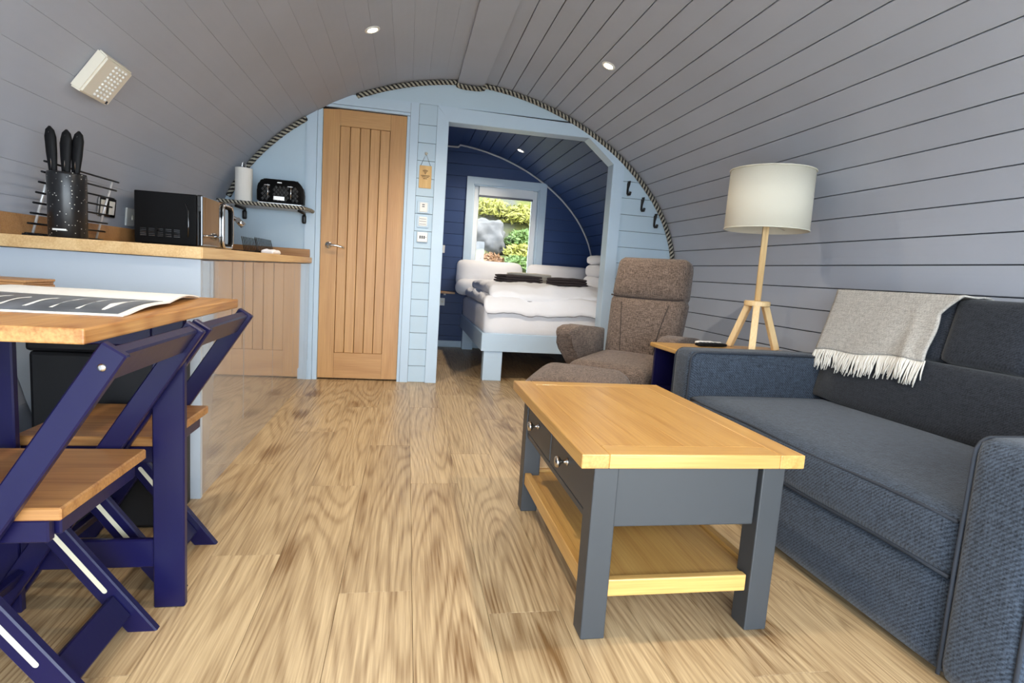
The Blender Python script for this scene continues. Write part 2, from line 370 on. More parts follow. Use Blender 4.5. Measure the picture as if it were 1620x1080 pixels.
# ------------------------------------------------------------------ structure: shell, planks
def shell(name, side_s, y0, y1, mat, off0=0.016, off1=0.05):
    """side_s: list of (side, s) points walked in order"""
    inner = [vp(s, sd, off0) for sd, s in side_s]; outer = [vp(s, sd, off1) for sd, s in side_s]
    bm = NB(); vi0 = [bm.verts.new((p[0], y0, p[1])) for p in inner]; vi1 = [bm.verts.new((p[0], y1, p[1])) for p in inner]
    vo0 = [bm.verts.new((p[0], y0, p[1])) for p in outer]; vo1 = [bm.verts.new((p[0], y1, p[1])) for p in outer]
    n = len(inner)
    for i in range(n - 1):
        bm.faces.new((vi0[i], vi0[i + 1], vi1[i + 1], vi1[i])); bm.faces.new((vo0[i], vo1[i], vo1[i + 1], vo0[i + 1]))
        bm.faces.new((vi0[i], vo0[i], vo0[i + 1], vi0[i + 1])); bm.faces.new((vi1[i], vi1[i + 1], vo1[i + 1], vo1[i]))
    bm.faces.new((vi0[0], vi1[0], vo1[0], vo0[0])); bm.faces.new((vi0[-1], vo0[-1], vo1[-1], vi1[-1]))
    return struct(link(name, bm, mat))
SZ = s_at_z(1.25)
N_ = 24
c_path = [(-1, SZ * (1 - i / N_)) for i in range(N_)] + [(1, SZ * i / N_) for i in range(N_ + 1)]
w_path = lambda sd: [(sd, SZ + (SMAX - SZ) * i / 12) for i in range(13)]
PW = 0.117
def planks(parent_c, parent_w, side, y0, y1, mat, gap, s0=0.075, ease=0.002):
    s = s0
    while s < SMAX - 0.03:
        s1 = min(s + PW, SMAX); a, b2 = s + gap / 2, s1 - gap / 2
        pin = [vp(a + (b2 - a) * k / 3, side, 0.0) for k in range(4)]; pout = [vp(a + (b2 - a) * k / 3, side, 0.014) for k in (3, 2, 1, 0)]
        # eased edges
        pin[0] = vp(a, side, ease); pin[3] = vp(b2, side, ease)
        pin.insert(1, vp(a + ease, side, 0.0)); pin.insert(4, vp(b2 - ease, side, 0.0))
        bm = NB(); prism(bm, pin + pout, 'Y', y0, y1)
        o = link('plank', bm, mat, parent_c if (s + s1) / 2 < SZ else parent_w)
        s = s1
ceil_o = shell('ceiling', c_path, YF, YE + 0.1, M['gap'])
wl = shell('wall_left', w_path(-1), YF, YE + 0.1, M['gap']); wr = shell('wall_right', w_path(1), YF, YE + 0.1, M['gap'])
planks(ceil_o, wl, -1, YF, YE - 0.001, M['paint'], 0.0005, ease=0.0006); planks(ceil_o, wr, 1, YF, YE - 0.001, M['paint'], 0.0045)
bc = shell('ceiling_bedroom', c_path, YE + 0.1, YB + 0.05, M['gap_navy']); br = shell('wall_bedroom_right', w_path(1), YE + 0.1, YB + 0.05, M['gap_navy'])
bl_ = shell('wall_bedroom_outer_left', w_path(-1), YE + 0.1, YB + 0.05, M['gap_navy'])
planks(bc, bl_, -1, YB0, YB - 0.001, M['navy_wall'], 0.003); planks(bc, br, 1, YB0, YB - 0.001, M['navy_wall'], 0.0045)
# ridge beam
bm = NB(); prism(bm, [(0.302, 2.235), (0.496, 2.235), (0.496, 2.262), (0.302, 2.262)], 'Y', YF, YE - 0.001)
struct(link('trim_ridge_beam', bm, M['paint']))
bm = NB(); prism(bm, [(0.302, 2.235), (0.496, 2.235), (0.496, 2.262), (0.302, 2.262)], 'Y', YB0, YB - 0.001)
struct(link('trim_ridge_beam_bedroom', bm, M['navy_wall']))

# floor
fl = struct(B('floor', (-1.6, 2.4, YF - 0.05, YB + 0.1, -0.10, -0.010), M['floor_gap'], bev=0))
FW, FL = 0.1935, 1.29
x = 0.05 - 9 * FW; ci = 0
joint = {6: 1.697, 8: 1.474, 10: 1.352, 9: 2.26, 7: 0.95, 11: 2.0, 5: 1.2}
while x < 2.3:
    y = (joint.get(ci, random.uniform(0, FL))) - 3 * FL
    while y < YB:
        a, b2 = max(y, YF - 0.04), min(y + FL, YB)
        if b2 - a > 0.02 and x > -1.45:
            w2, l2 = FW / 2 - 0.0004, (b2 - a) / 2 - 0.0004
            bm = NB(); box(bm, -w2, w2, -l2, l2, -0.010, 0.0, bev=0.0006)
            link('floor_plank', bm, M['floor'], fl, loc=(x + FW / 2, (a + b2) / 2, 0))
        y += FL
    x += FW; ci += 1

# ------------------------------------------------------------------ end wall with door and opening
def arch(x0, x1, z0, off=0.012, n=14):
    pts = [(x0, z0), (x1, z0)]
    for i in range(n + 1):
        xx = x1 + (x0 - x1) * i / n; pts.append((xx, vz(xx, off)))
    return pts
DX0, DX1, DZ = -0.640, -0.046, 1.968       # door opening
OX0, OX1, OZ = 0.25, 1.552, 1.962          # bedroom opening
CH = (1.335, 1.785)                        # chamfer: starts at x on the head, ends at z on the jamb
XL, XR = VC - VA - 0.01, VC + VA + 0.01
bm = NB()
prism(bm, [(VC - vx(k / 10 * 1.0) - 0.012, k / 10) for k in range(10)][::-1] + [(DX0, 0.0)] + [(DX0, vz(DX0, .012))] + [(DX0 + (XL - DX0) * i / 10, vz(DX0 + (XL - DX0) * i / 10, .012)) for i in range(1, 11)], 'Y', YE + 0.012, YE + 0.10)
back = bm
prism(bm, arch(DX0, DX1, DZ), 'Y', YE + 0.012, YE + 0.10)
prism(bm, arch(DX1, OX0, 0.0), 'Y', YE + 0.012, YE + 0.10)
prism(bm, [(OX0, OZ), (CH[0], OZ), (OX1, CH[1])] + [(OX1 + (OX0 - OX1) * i / 16, vz(OX1 + (OX0 - OX1) * i / 16, .012)) for i in range(17)], 'Y', YE + 0.012, YE + 0.10)
prism(bm, [(OX1, 0.0)] + [(VC + vx(k / 12 * 1.0) + 0.012, k / 12) for k in range(12)] + [(XR + (OX1 - XR) * i / 12, vz(XR + (OX1 - XR) * i / 12, .012)) for i in range(13)], 'Y', YE + 0.012, YE + 0.10)
wb = struct(link('wall_back', bm, M['gap']))
# face panels and planks on the end wall
YP0, YP1 = YE, YE + 0.012
def face(name, pts, mat=None):
    bm = NB(); prism(bm, pts, 'Y', YP0, YP1); return link(name, bm, mat or M['paint_end'], wb)
ptsl = [(VC - vx(k / 10) - 0.004, k / 10) for k in range(10)][::-1] + [(-0.745, 0.0), (-0.745, vz(-0.745))] + [(-0.745 + (XL + .012 + .745) * i / 14, vz(-0.745 + (XL + .012 + .745) * i / 14, .002)) for i in range(1, 15)]
face('panel', ptsl)
RW = 0.128; G = 0.0018
rows = []
z = 0.0
while z < 2.0: rows.append((z + G, z + RW - G)); z += RW
ztop = z
for z0, z1 in rows:
    za, zb = max(z0, 0.002), (2.064 if z1 > 1.99 else z1)
    face('plank', [(0.036, za), (0.166, za), (0.166, zb), (0.036, zb)])
for z0, z1 in rows:
    if z0 > 2.0: continue
    zs = [max(z0, 0.002) + (z1 - max(z0, 0.002)) * k / 5 for k in range(6)]
    def xr(z): return VC + vx(z) + 0.002
    def xl(z):
        if z < CH[1] + 0.035: return OX1 + 0.092
        return min(OX1 + 0.092 - (z - CH[1] - 0.035) * (OX1 - CH[0]) / (OZ - CH[1]), 99)
    pts = [(xl(q), q) for q in zs[::-1]] + [(xr(q), q) for q in zs]
    if max(xr(q) - xl(q) for q in zs) > 0.01: face('plank', pts)
ZH = 2.066
a0 = VC - vx(ZH, 0); a1 = VC + vx(ZH, 0)
face('plank', [(a0, ZH), (a1, ZH)] + [(a1 + (a0 - a1) * i / 30, vz(a1 + (a0 - a1) * i / 30, .002)) for i in range(1, 30)])
# door casing
tr = struct(empty('trim_door_casing', (0, 0, 0)))
def casing(pts, y0, y1, parent, name='casing_board', mat=None):
    bm = NB(); prism(bm, pts, 'Y', y0, y1); return link(name, bm, mat or M['trim'], parent)
zc = vz(-0.743) - 0.004
casing([(-0.743, 0.0), (-0.672, 0.0), (-0.672, vz(-0.672) - .003), (-0.743, zc)], YE - 0.014, YE + 0.011, tr)
casing([(-0.670, 0.0), (DX0 + 0.004, 0.0), (DX0 + 0.004, vz(DX0) - .003), (-0.670, vz(-0.67) - .003)], YE - 0.006, YE + 0.06, tr, 'door_lining')
casing([(DX1 - 0.002, 0.0), (DX1 + 0.018, 0.0), (DX1 + 0.018, DZ), (DX1 - 0.002, DZ)], YE - 0.006, YE + 0.06, tr, 'door_lining')
casing([(DX1 + 0.02, 0.0), (0.034, 0.0), (0.034, 2.066), (DX1 + 0.02, 2.066)], YE - 0.014, YE + 0.011, tr)
hx0 = -0.585
casing([(VC - vx(DZ + .004), DZ + 0.004), (DX1 + 0.018, DZ + 0.004), (DX1 + 0.018, DZ + 0.022), (VC - vx(DZ + .022), DZ + 0.022)], YE - 0.006, YE + 0.06, tr, 'door_lining')
casing([(VC - vx(DZ + .024), DZ + 0.024), (DX1 + 0.0185, DZ + 0.024), (DX1 + 0.0185, 2.066), (VC - vx(2.064), 2.066)], YE - 0.014, YE + 0.011, tr)
# opening casing
to = struct(empty('trim_opening_casing', (0, 0, 0)))
TW = 0.083
casing([(OX0 - TW, 0.0), (OX0, 0.0), (OX0, OZ), (OX0 - TW, OZ + 0.10)], YE - 0.014, YE + 0.012, to)
casing([(OX0, OZ), (CH[0], OZ), (CH[0] + 0.035, OZ + 0.085), (OX0 - TW, OZ + 0.102)], YE - 0.014, YE + 0.012, to)
casing([(CH[0], OZ), (OX1, CH[1]), (OX1 + 0.088, CH[1] + 0.03), (CH[0] + 0.035, OZ + 0.085)], YE - 0.013, YE + 0.012, to)
casing([(OX1, 0.0), (OX1 + 0.088, 0.0), (OX1 + 0.088, CH[1] + 0.03), (OX1, CH[1])], YE - 0.014, YE + 0.012, to)
# opening linings (reveals)
B('reveal', (OX0 - 0.016, OX0 + 0.003, YE - 0.012, YE + 0.115, 0.0, OZ), M['trim'], to)
B('reveal', (OX0, CH[0] + .002, YE - 0.012, YE + 0.115, OZ - 0.004, OZ + 0.016), M['trim'], to)
bm = NB(); prism(bm, [(CH[0], OZ - .004), (OX1 - 0.004, CH[1]), (OX1 + .02, CH[1] + 0.012), (CH[0] + .012, OZ + 0.02)], 'Y', YE - 0.012, YE + 0.115); link('reveal', bm, M['trim'], to)
B('reveal', (OX1 - 0.004, OX1 + 0.016, YE - 0.012, YE + 0.115, 0.0, CH[1] + 0.003), M['trim'], to)

# ------------------------------------------------------------------ the oak door
dr = struct(empty('door_1', (0, 0, 0)), 'oak ledged door with vertical boards between pale casings')
yd0, yd1 = YE + 0.012, YE + 0.052
dx0, dx1 = DX0 + 0.006, DX1 - 0.004
SW = 0.115
top = lambda xx: min(DZ - 0.002, vz(xx) - 0.006)
def dpart(name, pts, y0, mat):
    bm = NB(); prism(bm, pts, 'Y', y0, yd1); return link(name, bm, mat, dr)
dpart('stile', [(dx0, 0.012), (dx0 + SW, 0.012), (dx0 + SW, top(dx0 + SW)), (dx0, top(dx0))], yd0, M['oak_door'])
dpart('stile', [(dx1 - SW, 0.012), (dx1, 0.012), (dx1, top(dx1)), (dx1 - SW, top(dx1 - SW))], yd0, M['oak_door'])
ia, ib = dx0 + SW + 0.001, dx1 - SW - 0.001
dpart('rail', [(ia, DZ - 0.115), (ib, DZ - 0.115), (ib, DZ - 0.002), (ia, DZ - 0.002)], yd0 + 0.001, M['oak_doorx'])
dpart('rail', [(ia, 0.012), (ib, 0.012), (ib, 0.205), (ia, 0.205)], yd0 + 0.001, M['oak_doorx'])
nb = 5; bw = (ib - ia) / nb
for k in range(nb):
    B('door_board', (ia + k * bw + 0.0018, ia + (k + 1) * bw - 0.0018, yd0 + 0.007, yd1, 0.206, DZ - 0.116), M['oak_door'], dr, bev=0.0025)
B('backing', (ia, ib, yd1 - 0.01, yd1, 0.2, DZ - 0.11), M['burn'], dr, bev=0)
hd = empty('door_handle'); hd.parent = dr
rot = Matrix.Rotation(PI / 2, 3, 'X')
bm = NB(); lathe(bm, [(0.0, 0), (0.026, 0), (0.026, 0.006), (0.022, 0.009), (0.010, 0.010), (0.0095, 0.045), (0.0, 0.046)], 20, (dx0 + 0.058, yd0, 1.0), rot)
link('rose', bm, M['chrome'], hd, smooth=True)
T('lever', [(dx0 + 0.058, yd0 - 0.042, 1.0), (dx0 + 0.085, yd0 - 0.046, 1.001), (dx0 + 0.12, yd0 - 0.045, 0.999), (dx0 + 0.15, yd0 - 0.042, 0.992), (dx0 + 0.172, yd0 - 0.034, 0.984)], [0.0095, 0.0095, 0.009, 0.0085, 0.008], M['chrome'], hd, 10)

# ------------------------------------------------------------------ bedroom shell
bm = NB()
WX0, WX1, WZ0, WZ1 = 0.685, 1.445, 0.80, 1.845     # hole in the back wall
for pts in (
    [(VC - vx(k / 10) - .01, k / 10) for k in range(10)][::-1] + [(WX0, 0.0), (WX0, vz(WX0, .012))] + [(WX0 + (XL - WX0) * i / 14, vz(WX0 + (XL - WX0) * i / 14, .012)) for i in range(1, 15)],
    [(WX0, 0.0), (WX1, 0.0), (WX1, WZ0), (WX0, WZ0)], arch(WX0, WX1, WZ1),
    [(WX1, 0.0)] + [(VC + vx(k / 10) + .01, k / 10) for k in range(10)] + [(XR + (WX1 - XR) * i / 14, vz(XR + (WX1 - XR) * i / 14, .012)) for i in range(15)]):
    prism(bm, pts, 'Y', YB + 0.012, YB + 0.12)
wbb = struct(link('wall_bedroom_back', bm, M['gap_navy']))
z = 0.0
while z < 2.2:
    z0, z1 = z + 0.0018, z + RW - 0.0018; zs = [z0 + (z1 - z0) * k / 4 for k in range(5)]
    spans = [(0, 1)]
    def strip(fa, fb, zs):
        bm = NB(); prism(bm, [(fa(q), q) for q in zs[::-1]] + [(fb(q), q) for q in zs], 'Y', YB, YB + 0.012); link('plank', bm, M['navy_wall'], wbb)
    L_ = lambda q: max(0.2, VC - vx(min(q, 2.255))); R_ = lambda q: VC + vx(min(q, 2.255))
    if z1 < WZ0 or z0 > WZ1: strip(L_, R_, zs)
    else:
        strip(L_, lambda q: WX0 - 0.002, zs); strip(lambda q: WX1 + 0.002, lambda q: max(R_(q), WX1 + .003), zs)
    z += RW
wbp = struct(B('wall_bedroom_left', (0.13, 0.20, YE + 0.101, YB + 0.011, 0.0, 2.24), M['navy_wall'], bev=0))
struct(B('baseboard_bedroom', (0.2, 2.0, YB - 0.016, YB - 0.0005, 0.0, 0.075), M['trim']))
# window in the bedroom
wn = struct(empty('window_1', (0, 0, 0)), 'white framed bedroom window looking onto a bright hillside')
cw = 0.078
for dims in ((WX0 - cw, WX0, WZ0 - cw, WZ1 + cw), (WX1, WX1 + cw, WZ0 - cw, WZ1 + cw), (WX0, WX1, WZ1, WZ1 + cw), (WX0, WX1, WZ0 - cw, WZ0)):
    B('window_casing', (dims[0], dims[1], YB - 0.022, YB + 0.004, dims[2], dims[3]), M['trim'], wn, bev=0.002)
for dims in ((WX0, WX0 + 0.012, WZ0, WZ1), (WX1 - 0.012, WX1, WZ0, WZ1), (WX0, WX1, WZ1 - 0.012, WZ1), (WX0, WX1, WZ0, WZ0 + 0.012)):
    B('window_lining', (dims[0], dims[1], YB - 0.004, YB + 0.12, dims[2], dims[3]), M['trim'], wn, bev=0.001)
f0 = 0.062
for dims in ((WX0 + .012, WX0 + .012 + f0, WZ0 + .012, WZ1 - .012), (WX1 - .012 - f0, WX1 - .012, WZ0 + .012, WZ1 - .012), (WX0 + .012 + f0, WX1 - .012 - f0, WZ1 - .012 - f0, WZ1 - .012), (WX0 + .012 + f0, WX1 - .012 - f0, WZ0 + .012, WZ0 + .012 + f0)):
    B('window_frame', (dims[0], dims[1], YB + 0.05, YB + 0.11, dims[2], dims[3]), M['upvc'], wn, bev=0.008)
B('pane', (WX0 + .07, WX1 - .07, YB + 0.082, YB + 0.086, WZ0 + .07, WZ1 - .07), M['glass'], wn, bev=0)
bl = empty('roller_blind'); bl.parent = wn
B('blind_cloth', (WX0 + 0.07, WX1 - 0.07, YB + 0.026, YB + 0.03, 1.735, 1.835), M['upvc'], bl, bev=0)
B('blind_bar', (WX0 + 0.07, WX1 - 0.07, YB + 0.020, YB + 0.036, 1.715, 1.737), M['blind_bar'], bl, bev=0.003)

# front of the pod behind the camera: glazed doors
wf = struct(empty('wall_front', (0, 0, 0)))
FX0, FX1, FZ = -1.08, 1.88, 2.02
bm = NB()
prism(bm, arch(FX0, FX1, FZ), 'Y', YF - 0.05, YF)
prism(bm, [(VC - vx(k / 10) - .01, k / 10) for k in range(10)][::-1] + [(FX0, 0.0), (FX0, vz(FX0, .012))] + [(FX0 + (XL - FX0) * i / 6, vz(FX0 + (XL - FX0) * i / 6, .012)) for i in range(1, 7)], 'Y', YF - 0.05, YF)
prism(bm, [(FX1, 0.0)] + [(VC + vx(k / 10) + .01, k / 10) for k in range(10)] + [(XR + (FX1 - XR) * i / 6, vz(XR + (FX1 - XR) * i / 6, .012)) for i in range(7)], 'Y', YF - 0.05, YF)
link('gable_boards', bm, M['paint_end'], wf)
for xx in (FX0, -0.10, 0.86, FX1 - 0.06):
    B('glazing_post', (xx, xx + 0.06, YF - 0.05, YF + 0.01, 0.0, FZ), M['upvc'], wf, bev=0.004)
B('glazing_head', (FX0, FX1, YF - 0.05, YF + 0.01, FZ - 0.06, FZ), M['upvc'], wf, bev=0.004)

# ------------------------------------------------------------------ ropes along the arches
def rope(name, pts, rad, strands, mats, pitch, label, parent=None):
    """twisted strands along a dense path"""
    root = parent or thing(name, label, 'rope')
    P = [Vector(p) for p in pts]; L = [0.0]
    for a, b2 in zip(P, P[1:]): L.append(L[-1] + (b2 - a).length)
    n = max(12, int(L[-1] / pitch * 7)); path = []; j = 0
    for i in range(n + 1):
        d = L[-1] * i / n
        while j < len(L) - 2 and L[j + 1] < d: j += 1
        f = (d - L[j]) / max(1e-9, L[j + 1] - L[j]); path.append(P[j].lerp(P[j + 1], f))
    for k in range(strands):
        q = []
        for i, p in enumerate(path):
            t = (path[min(i + 1, n)] - path[max(i - 1, 0)]).normalized(); u = t.cross(Vector((0, 1, 0)) if abs(t.y) < .9 else Vector((1, 0, 0))).normalized(); v = t.cross(u)
            a = 2 * PI * (L[-1] * i / n / pitch + k / strands); q.append(p + (u * math.cos(a) + v * math.sin(a)) * rad * 0.5)
        T('strand', q, rad * 0.62, mats[k % len(mats)], root, 5)
    return root
def arch_path(sd, s0, s1, y, off, n=90): return [(lambda p: (p[0], y, p[1]))(vp(s0 + (s1 - s0) * i / n, sd, -off)) for i in range(n + 1)]
RY = YE - 0.016
rr_ = 0.0175
sR = 0.094
pr = arch_path(1, sR + 0.012, s_at_z(0.72), RY, rr_)
sL = 0.094
s_l_end = min(s for s in _s if vp(s, -1)[0] <= -0.41)
s_l2 = min(s for s in _s if vp(s, -1)[0] <= -0.757); s_l3 = s_at_z(1.30)
pl = arch_path(-1, s_l_end, sL + 0.012, RY, rr_, 50)
pth = pl + [(0.296, RY, 2.232), (0.310, RY, 2.219), (0.345, RY, 2.214), (0.40, RY, 2.213), (0.455, RY, 2.214), (0.488, RY, 2.219), (0.502, RY, 2.232)] + pr
rope('rope_trim', pth, rr_, 4, [M['rope_b'], M['rope_w']], 0.062, 'black and cream twisted rope over the bedroom opening along the vault')
rope('rope_trim', arch_path(-1, s_l2, s_l3, RY, rr_, 40), rr_, 4, [M['rope_b'], M['rope_w']], 0.062, 'short black and cream rope above the toaster shelf along the vault')
rope('cord_trim', arch_path(-1, 0.25, 0.10, YB - 0.012, 0.010, 12) + [(0.31, YB - 0.012, 2.222), (0.40, YB - 0.012, 2.221), (0.49, YB - 0.012, 2.222)] + arch_path(1, 0.11, s_at_z(0.7), YB - 0.012, 0.010, 80), 0.0095, 3, [M['rope_p']], 0.04, 'thin pale cord edging the navy bedroom back wall')

# ------------------------------------------------------------------ ceiling downlights
def downlight(sd, y, x, label, energy=26.0, grp='recessed ceiling downlights'):
    s = min(q for q in _s if abs(vp(q, sd)[0] - x) < 0.004); p = vp(s, sd); q = vp(s, sd, -0.1)
    nrm = Vector((q[0] - p[0], 0, q[1] - p[1])).normalized()
    o = thing('downlight', label, 'downlight', (p[0], y, p[1]), 0.0, grp)
    o.rotation_euler = nrm.to_track_quat('Z', 'Y').to_euler()
    bm = NB(); lathe(bm, [(0.026, -0.004), (0.042, -0.002), (0.043, 0.003), (0.038, 0.006), (0.029, 0.006), (0.026, -0.003)], 28); link('bezel', bm, M['white'], o, smooth=True)
    bm = NB(); lathe(bm, [(0.0, 0.0005), (0.018, 0.001), (0.026, 0.003), (0.02, 0.0048), (0.0, 0.0055)], 24); link('lens', bm, M['bulb'], o, smooth=True)
    ld = bpy.data.lights.new('lamp_light', 'SPOT'); ld.energy = energy; ld.color = (1.0, 0.86, 0.68); ld.spot_size = 2.4; ld.spot_blend = 0.9; ld.shadow_soft_size = 0.03
    lo = bpy.data.objects.new('lamp_light', ld); col.objects.link(lo); lo.parent = o; lo.location = (0, 0, 0.03); lo.rotation_euler = (PI, 0, 0)
    return o
downlight(-1, 3.34, -0.248, 'lit ceiling downlight nearest the oak door')
downlight(1, 3.32, 1.104, 'lit ceiling downlight above the brown recliner')
downlight(1, 5.84, 1.08, 'lit downlight in the navy bedroom ceiling')
downlight(-1, 1.2, -0.248, 'unseen ceiling downlight added above the dining table for fill', grp='recessed ceiling downlights')  # assumed pair of lamps out of view, added as warm fill
downlight(1, 1.2, 1.104, 'unseen ceiling downlight added above the sofa for fill', grp='recessed ceiling downlights')

# ------------------------------------------------------------------ coffee table
ct = thing('coffee_table', 'oak topped coffee table with charcoal legs, two drawers and lower shelf', 'table', (0.7035, 1.635, 0))
cx, cy = 0.7035, 1.635
def cb(name, dims, mat, parent=ct, bev=0.003, seg=2):
    x0, x1, y0, y1, z0, z1 = dims; mx, my, mz = (x0 + x1) / 2, (y0 + y1) / 2, (z0 + z1) / 2
    bm = NB(); box(bm, x0 - mx, x1 - mx, y0 - my, y1 - my, z0 - mz, z1 - mz, bev=bev, seg=seg)
    o = link(name, bm, mat, parent); o.location = (mx - cx, my - cy, mz) if parent is ct else (mx - cx, my - cy, mz)
    return o
TX0, TX1, TY0, TY1 = 0.413, 0.994, 1.203, 2.070
lx0, lx1, ly0, ly1, lt = 0.455, 0.962, 1.228, 2.040, 0.062
for xa in (lx0, lx1 - lt):
    for ya in (ly0, ly1 - lt): cb('leg', (xa, xa + lt, ya, ya + lt, 0.0, 0.445), M['charcoal'])
# top: framed boards
fw = 0.068
cb('top_board', (TX0, TX0 + fw, TY0, TY1, 0.445, 0.480), M['oak_topy']); cb('top_board', (TX1 - fw, TX1, TY0, TY1, 0.445, 0.480), M['oak_topy'])
cb('top_board', (TX0 + fw, TX1 - fw, TY0, TY0 + fw, 0.445, 0.480), M['oak_topx']); cb('top_board', (TX0 + fw, TX1 - fw, TY1 - fw, TY1, 0.445, 0.480), M['oak_topx'])
n4 = 4; w4 = (TX1 - TX0 - 2 * fw) / n4
for k in range(n4): cb('top_board', (TX0 + fw + k * w4, TX0 + fw + (k + 1) * w4, TY0 + fw, TY1 - fw, 0.447, 0.4797), M['oak_topy'], bev=0.0006, seg=1)
# aprons
cb('apron', (lx0 + lt - .002, lx1 - lt - .006, ly0 + 0.010, ly0 + 0.030, 0.286, 0.446), M['charcoal'])
cb('apron', (lx0 + lt - .002, lx1 - lt + .002, ly1 - 0.030, ly1 - 0.010, 0.286, 0.446), M['charcoal'])
cb('apron', (lx1 - 0.030, lx1 - 0.010, ly0 + lt - .002, ly1 - lt + .002, 0.286, 0.446), M['charcoal'])
ya, yb = ly0 + lt, ly1 - lt; ym = (ya + yb) / 2
cb('drawer_rail', (lx0 + 0.006, lx0 + 0.03, ya, yb, 0.286, 0.304), M['charcoal'])
cb('drawer_divider', (lx0 + 0.006, lx0 + 0.03, ym - 0.012, ym + 0.012, 0.304, 0.446), M['charcoal'])
cb('drawer_cavity', (lx0 + 0.03, lx0 + 0.034, ya, yb, 0.304, 0.446), M['gap'], bev=0)
for a, b2 in ((ya + 0.003, ym - 0.015), (ym + 0.015, yb - 0.003)):
    d = cb('drawer', (lx0 + 0.004, lx0 + 0.026, a, b2, 0.308, 0.441), M['charcoal'])
    bm = NB(); lathe(bm, [(0.0, 0), (0.011, 0), (0.011, 0.003), (0.005, 0.006), (0.0045, 0.018), (0.013, 0.024), (0.0165, 0.030), (0.014, 0.036), (0.0, 0.038)], 18, (-0.011, 0, 0.0), Matrix.Rotation(-PI / 2, 3, 'Y'))
    link('knob', bm, M['steel'], d, smooth=True)
# lower shelf
sh0, sh1 = lx0 + 0.012, lx1 - 0.012
cb('shelf_edge', (lx0 + lt, lx1 - lt - .006, ly0 + 0.008, ly0 + 0.030, 0.106, 0.150), M['oak_topx']); cb('shelf_edge', (lx0 + lt, lx1 - lt, ly1 - 0.03, ly1 - 0.008, 0.106, 0.150), M['oak_topx'])
cb('shelf_edge', (lx0 + 0.006, lx0 + 0.030, ly0 + lt, ly1 - lt, 0.106, 0.150), M['oak_topy']); cb('shelf_edge', (lx1 - 0.03, lx1 - 0.006, ly0 + lt, ly1 - lt, 0.106, 0.150), M['oak_topy'])
cb('shelf_board', (lx0 + 0.03, lx1 - 0.03, ly0 + 0.03, ly1 - 0.03, 0.116, 0.140), M['oak_topy'])

# ------------------------------------------------------------------ sofa
sf = thing('sofa', 'slate blue woven fabric sofa with low square arms and tufted back', 'sofa', (1.62, 1.63, 0))
SX, SY = 1.62, 1.63
def sp(name, x0, x1, y0, y1, z0, z1, r, mat, n=(8, 12, 6), bulge=(0, 0, 0), fn=None, parent=None):
    c = ((x0 + x1) / 2 - SX, (y0 + y1) / 2 - SY, (z0 + z1) / 2)
    return S(name, c, ((x1 - x0) / 2, (y1 - y0) / 2, (z1 - z0) / 2), r, mat, parent or sf, n, bulge, fn)
Bx = 1.262
def hug(cx_, cz_):
    return lambda q: Vector((min(q.x, VC + vx(max(0.0, q.z + cz_)) - 0.022 - cx_), q.y, q.z))
sp('base', Bx, 1.87, 1.0, 2.28, 0.022, 0.245, 0.010, M['sofa'])
for fx in (1.33, 1.82):
    for fy in (0.95, 2.33): B('foot', (fx - .03 - SX, fx + .03 - SX, fy - .03 - SY, fy + .03 - SY, 0, 0.03), M['black'], sf)
def arm(y0, y1):
    o = sp('arm', 1.238, 2.06, y0, y1, 0.02, 0.598, 0.030, M['sofa'], n=(24, 8, 14), bulge=(0.006, 0.006, 0.006), fn=hug((1.238 + 2.06) / 2, 0.309))
    for yy in (y0 + 0.006, y1 - 0.006):
        xa, xb, zt = 1.243, 2.0, 0.592
        pts = [(xa, yy, 0.03), (xa - .002, yy, 0.3), (xa, yy, zt - 0.05)] + [(xa + 0.04 - 0.04 * math.cos(t), yy, zt - 0.04 + 0.04 * math.sin(t)) for t in [PI / 2 * k / 6 for k in range(1, 7)]] + [(1.6, yy, zt + 0.002), (xb, yy, zt)]
        T('piping', [(p[0] - SX, p[1] - SY, p[2]) for p in pts], 0.0048, M['piping'], o, 6)
    return o
arm(0.835, 1.003); arm(2.268, 2.425)
# seat cushion with crowned top
def seatfn(q):
    return Vector((q.x, q.y, q.z))
seat = sp('seat_cushion', 1.246, 1.93, 1.004, 2.266, 0.248, 0.408, 0.030, M['sofa'], n=(14, 26, 6), bulge=(0.004, 0, 0.020))
xf = 1.2475
for zz in (0.389, 0.256):
    T('piping', [(xf - SX + 0.004, 1.015 + (2.255 - 1.015) * k / 12 - SY, zz + 0.003 * math.sin(k)) for k in range(13)], 0.0048, M['piping'], seat, 6)
# back: slab leaning, with two rows of pads
lean = math.atan2(0.10, 0.48)
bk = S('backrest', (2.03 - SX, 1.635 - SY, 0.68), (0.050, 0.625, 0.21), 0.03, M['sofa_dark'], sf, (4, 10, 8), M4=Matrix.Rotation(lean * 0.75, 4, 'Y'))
def pad(y0, y1, t0, t1):
    # t measured up the leaning face from the seat line
    d = Vector((math.sin(lean), 0, math.cos(lean))); base = Vector((1.905, 0, 0.415)); c = base + d * ((t0 + t1) / 2); c.y = (y0 + y1) / 2
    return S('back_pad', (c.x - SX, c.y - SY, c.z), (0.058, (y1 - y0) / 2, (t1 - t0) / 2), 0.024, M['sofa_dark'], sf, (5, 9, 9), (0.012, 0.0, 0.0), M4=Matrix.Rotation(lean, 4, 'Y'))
yy = [1.006, 1.215, 1.425, 1.64, 1.85, 2.06, 2.266]
yq = [1.006, 1.32, 1.635, 1.95, 2.266]
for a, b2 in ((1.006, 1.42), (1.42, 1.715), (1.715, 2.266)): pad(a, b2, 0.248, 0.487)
pad(1.006, 2.266, -0.01, 0.246)

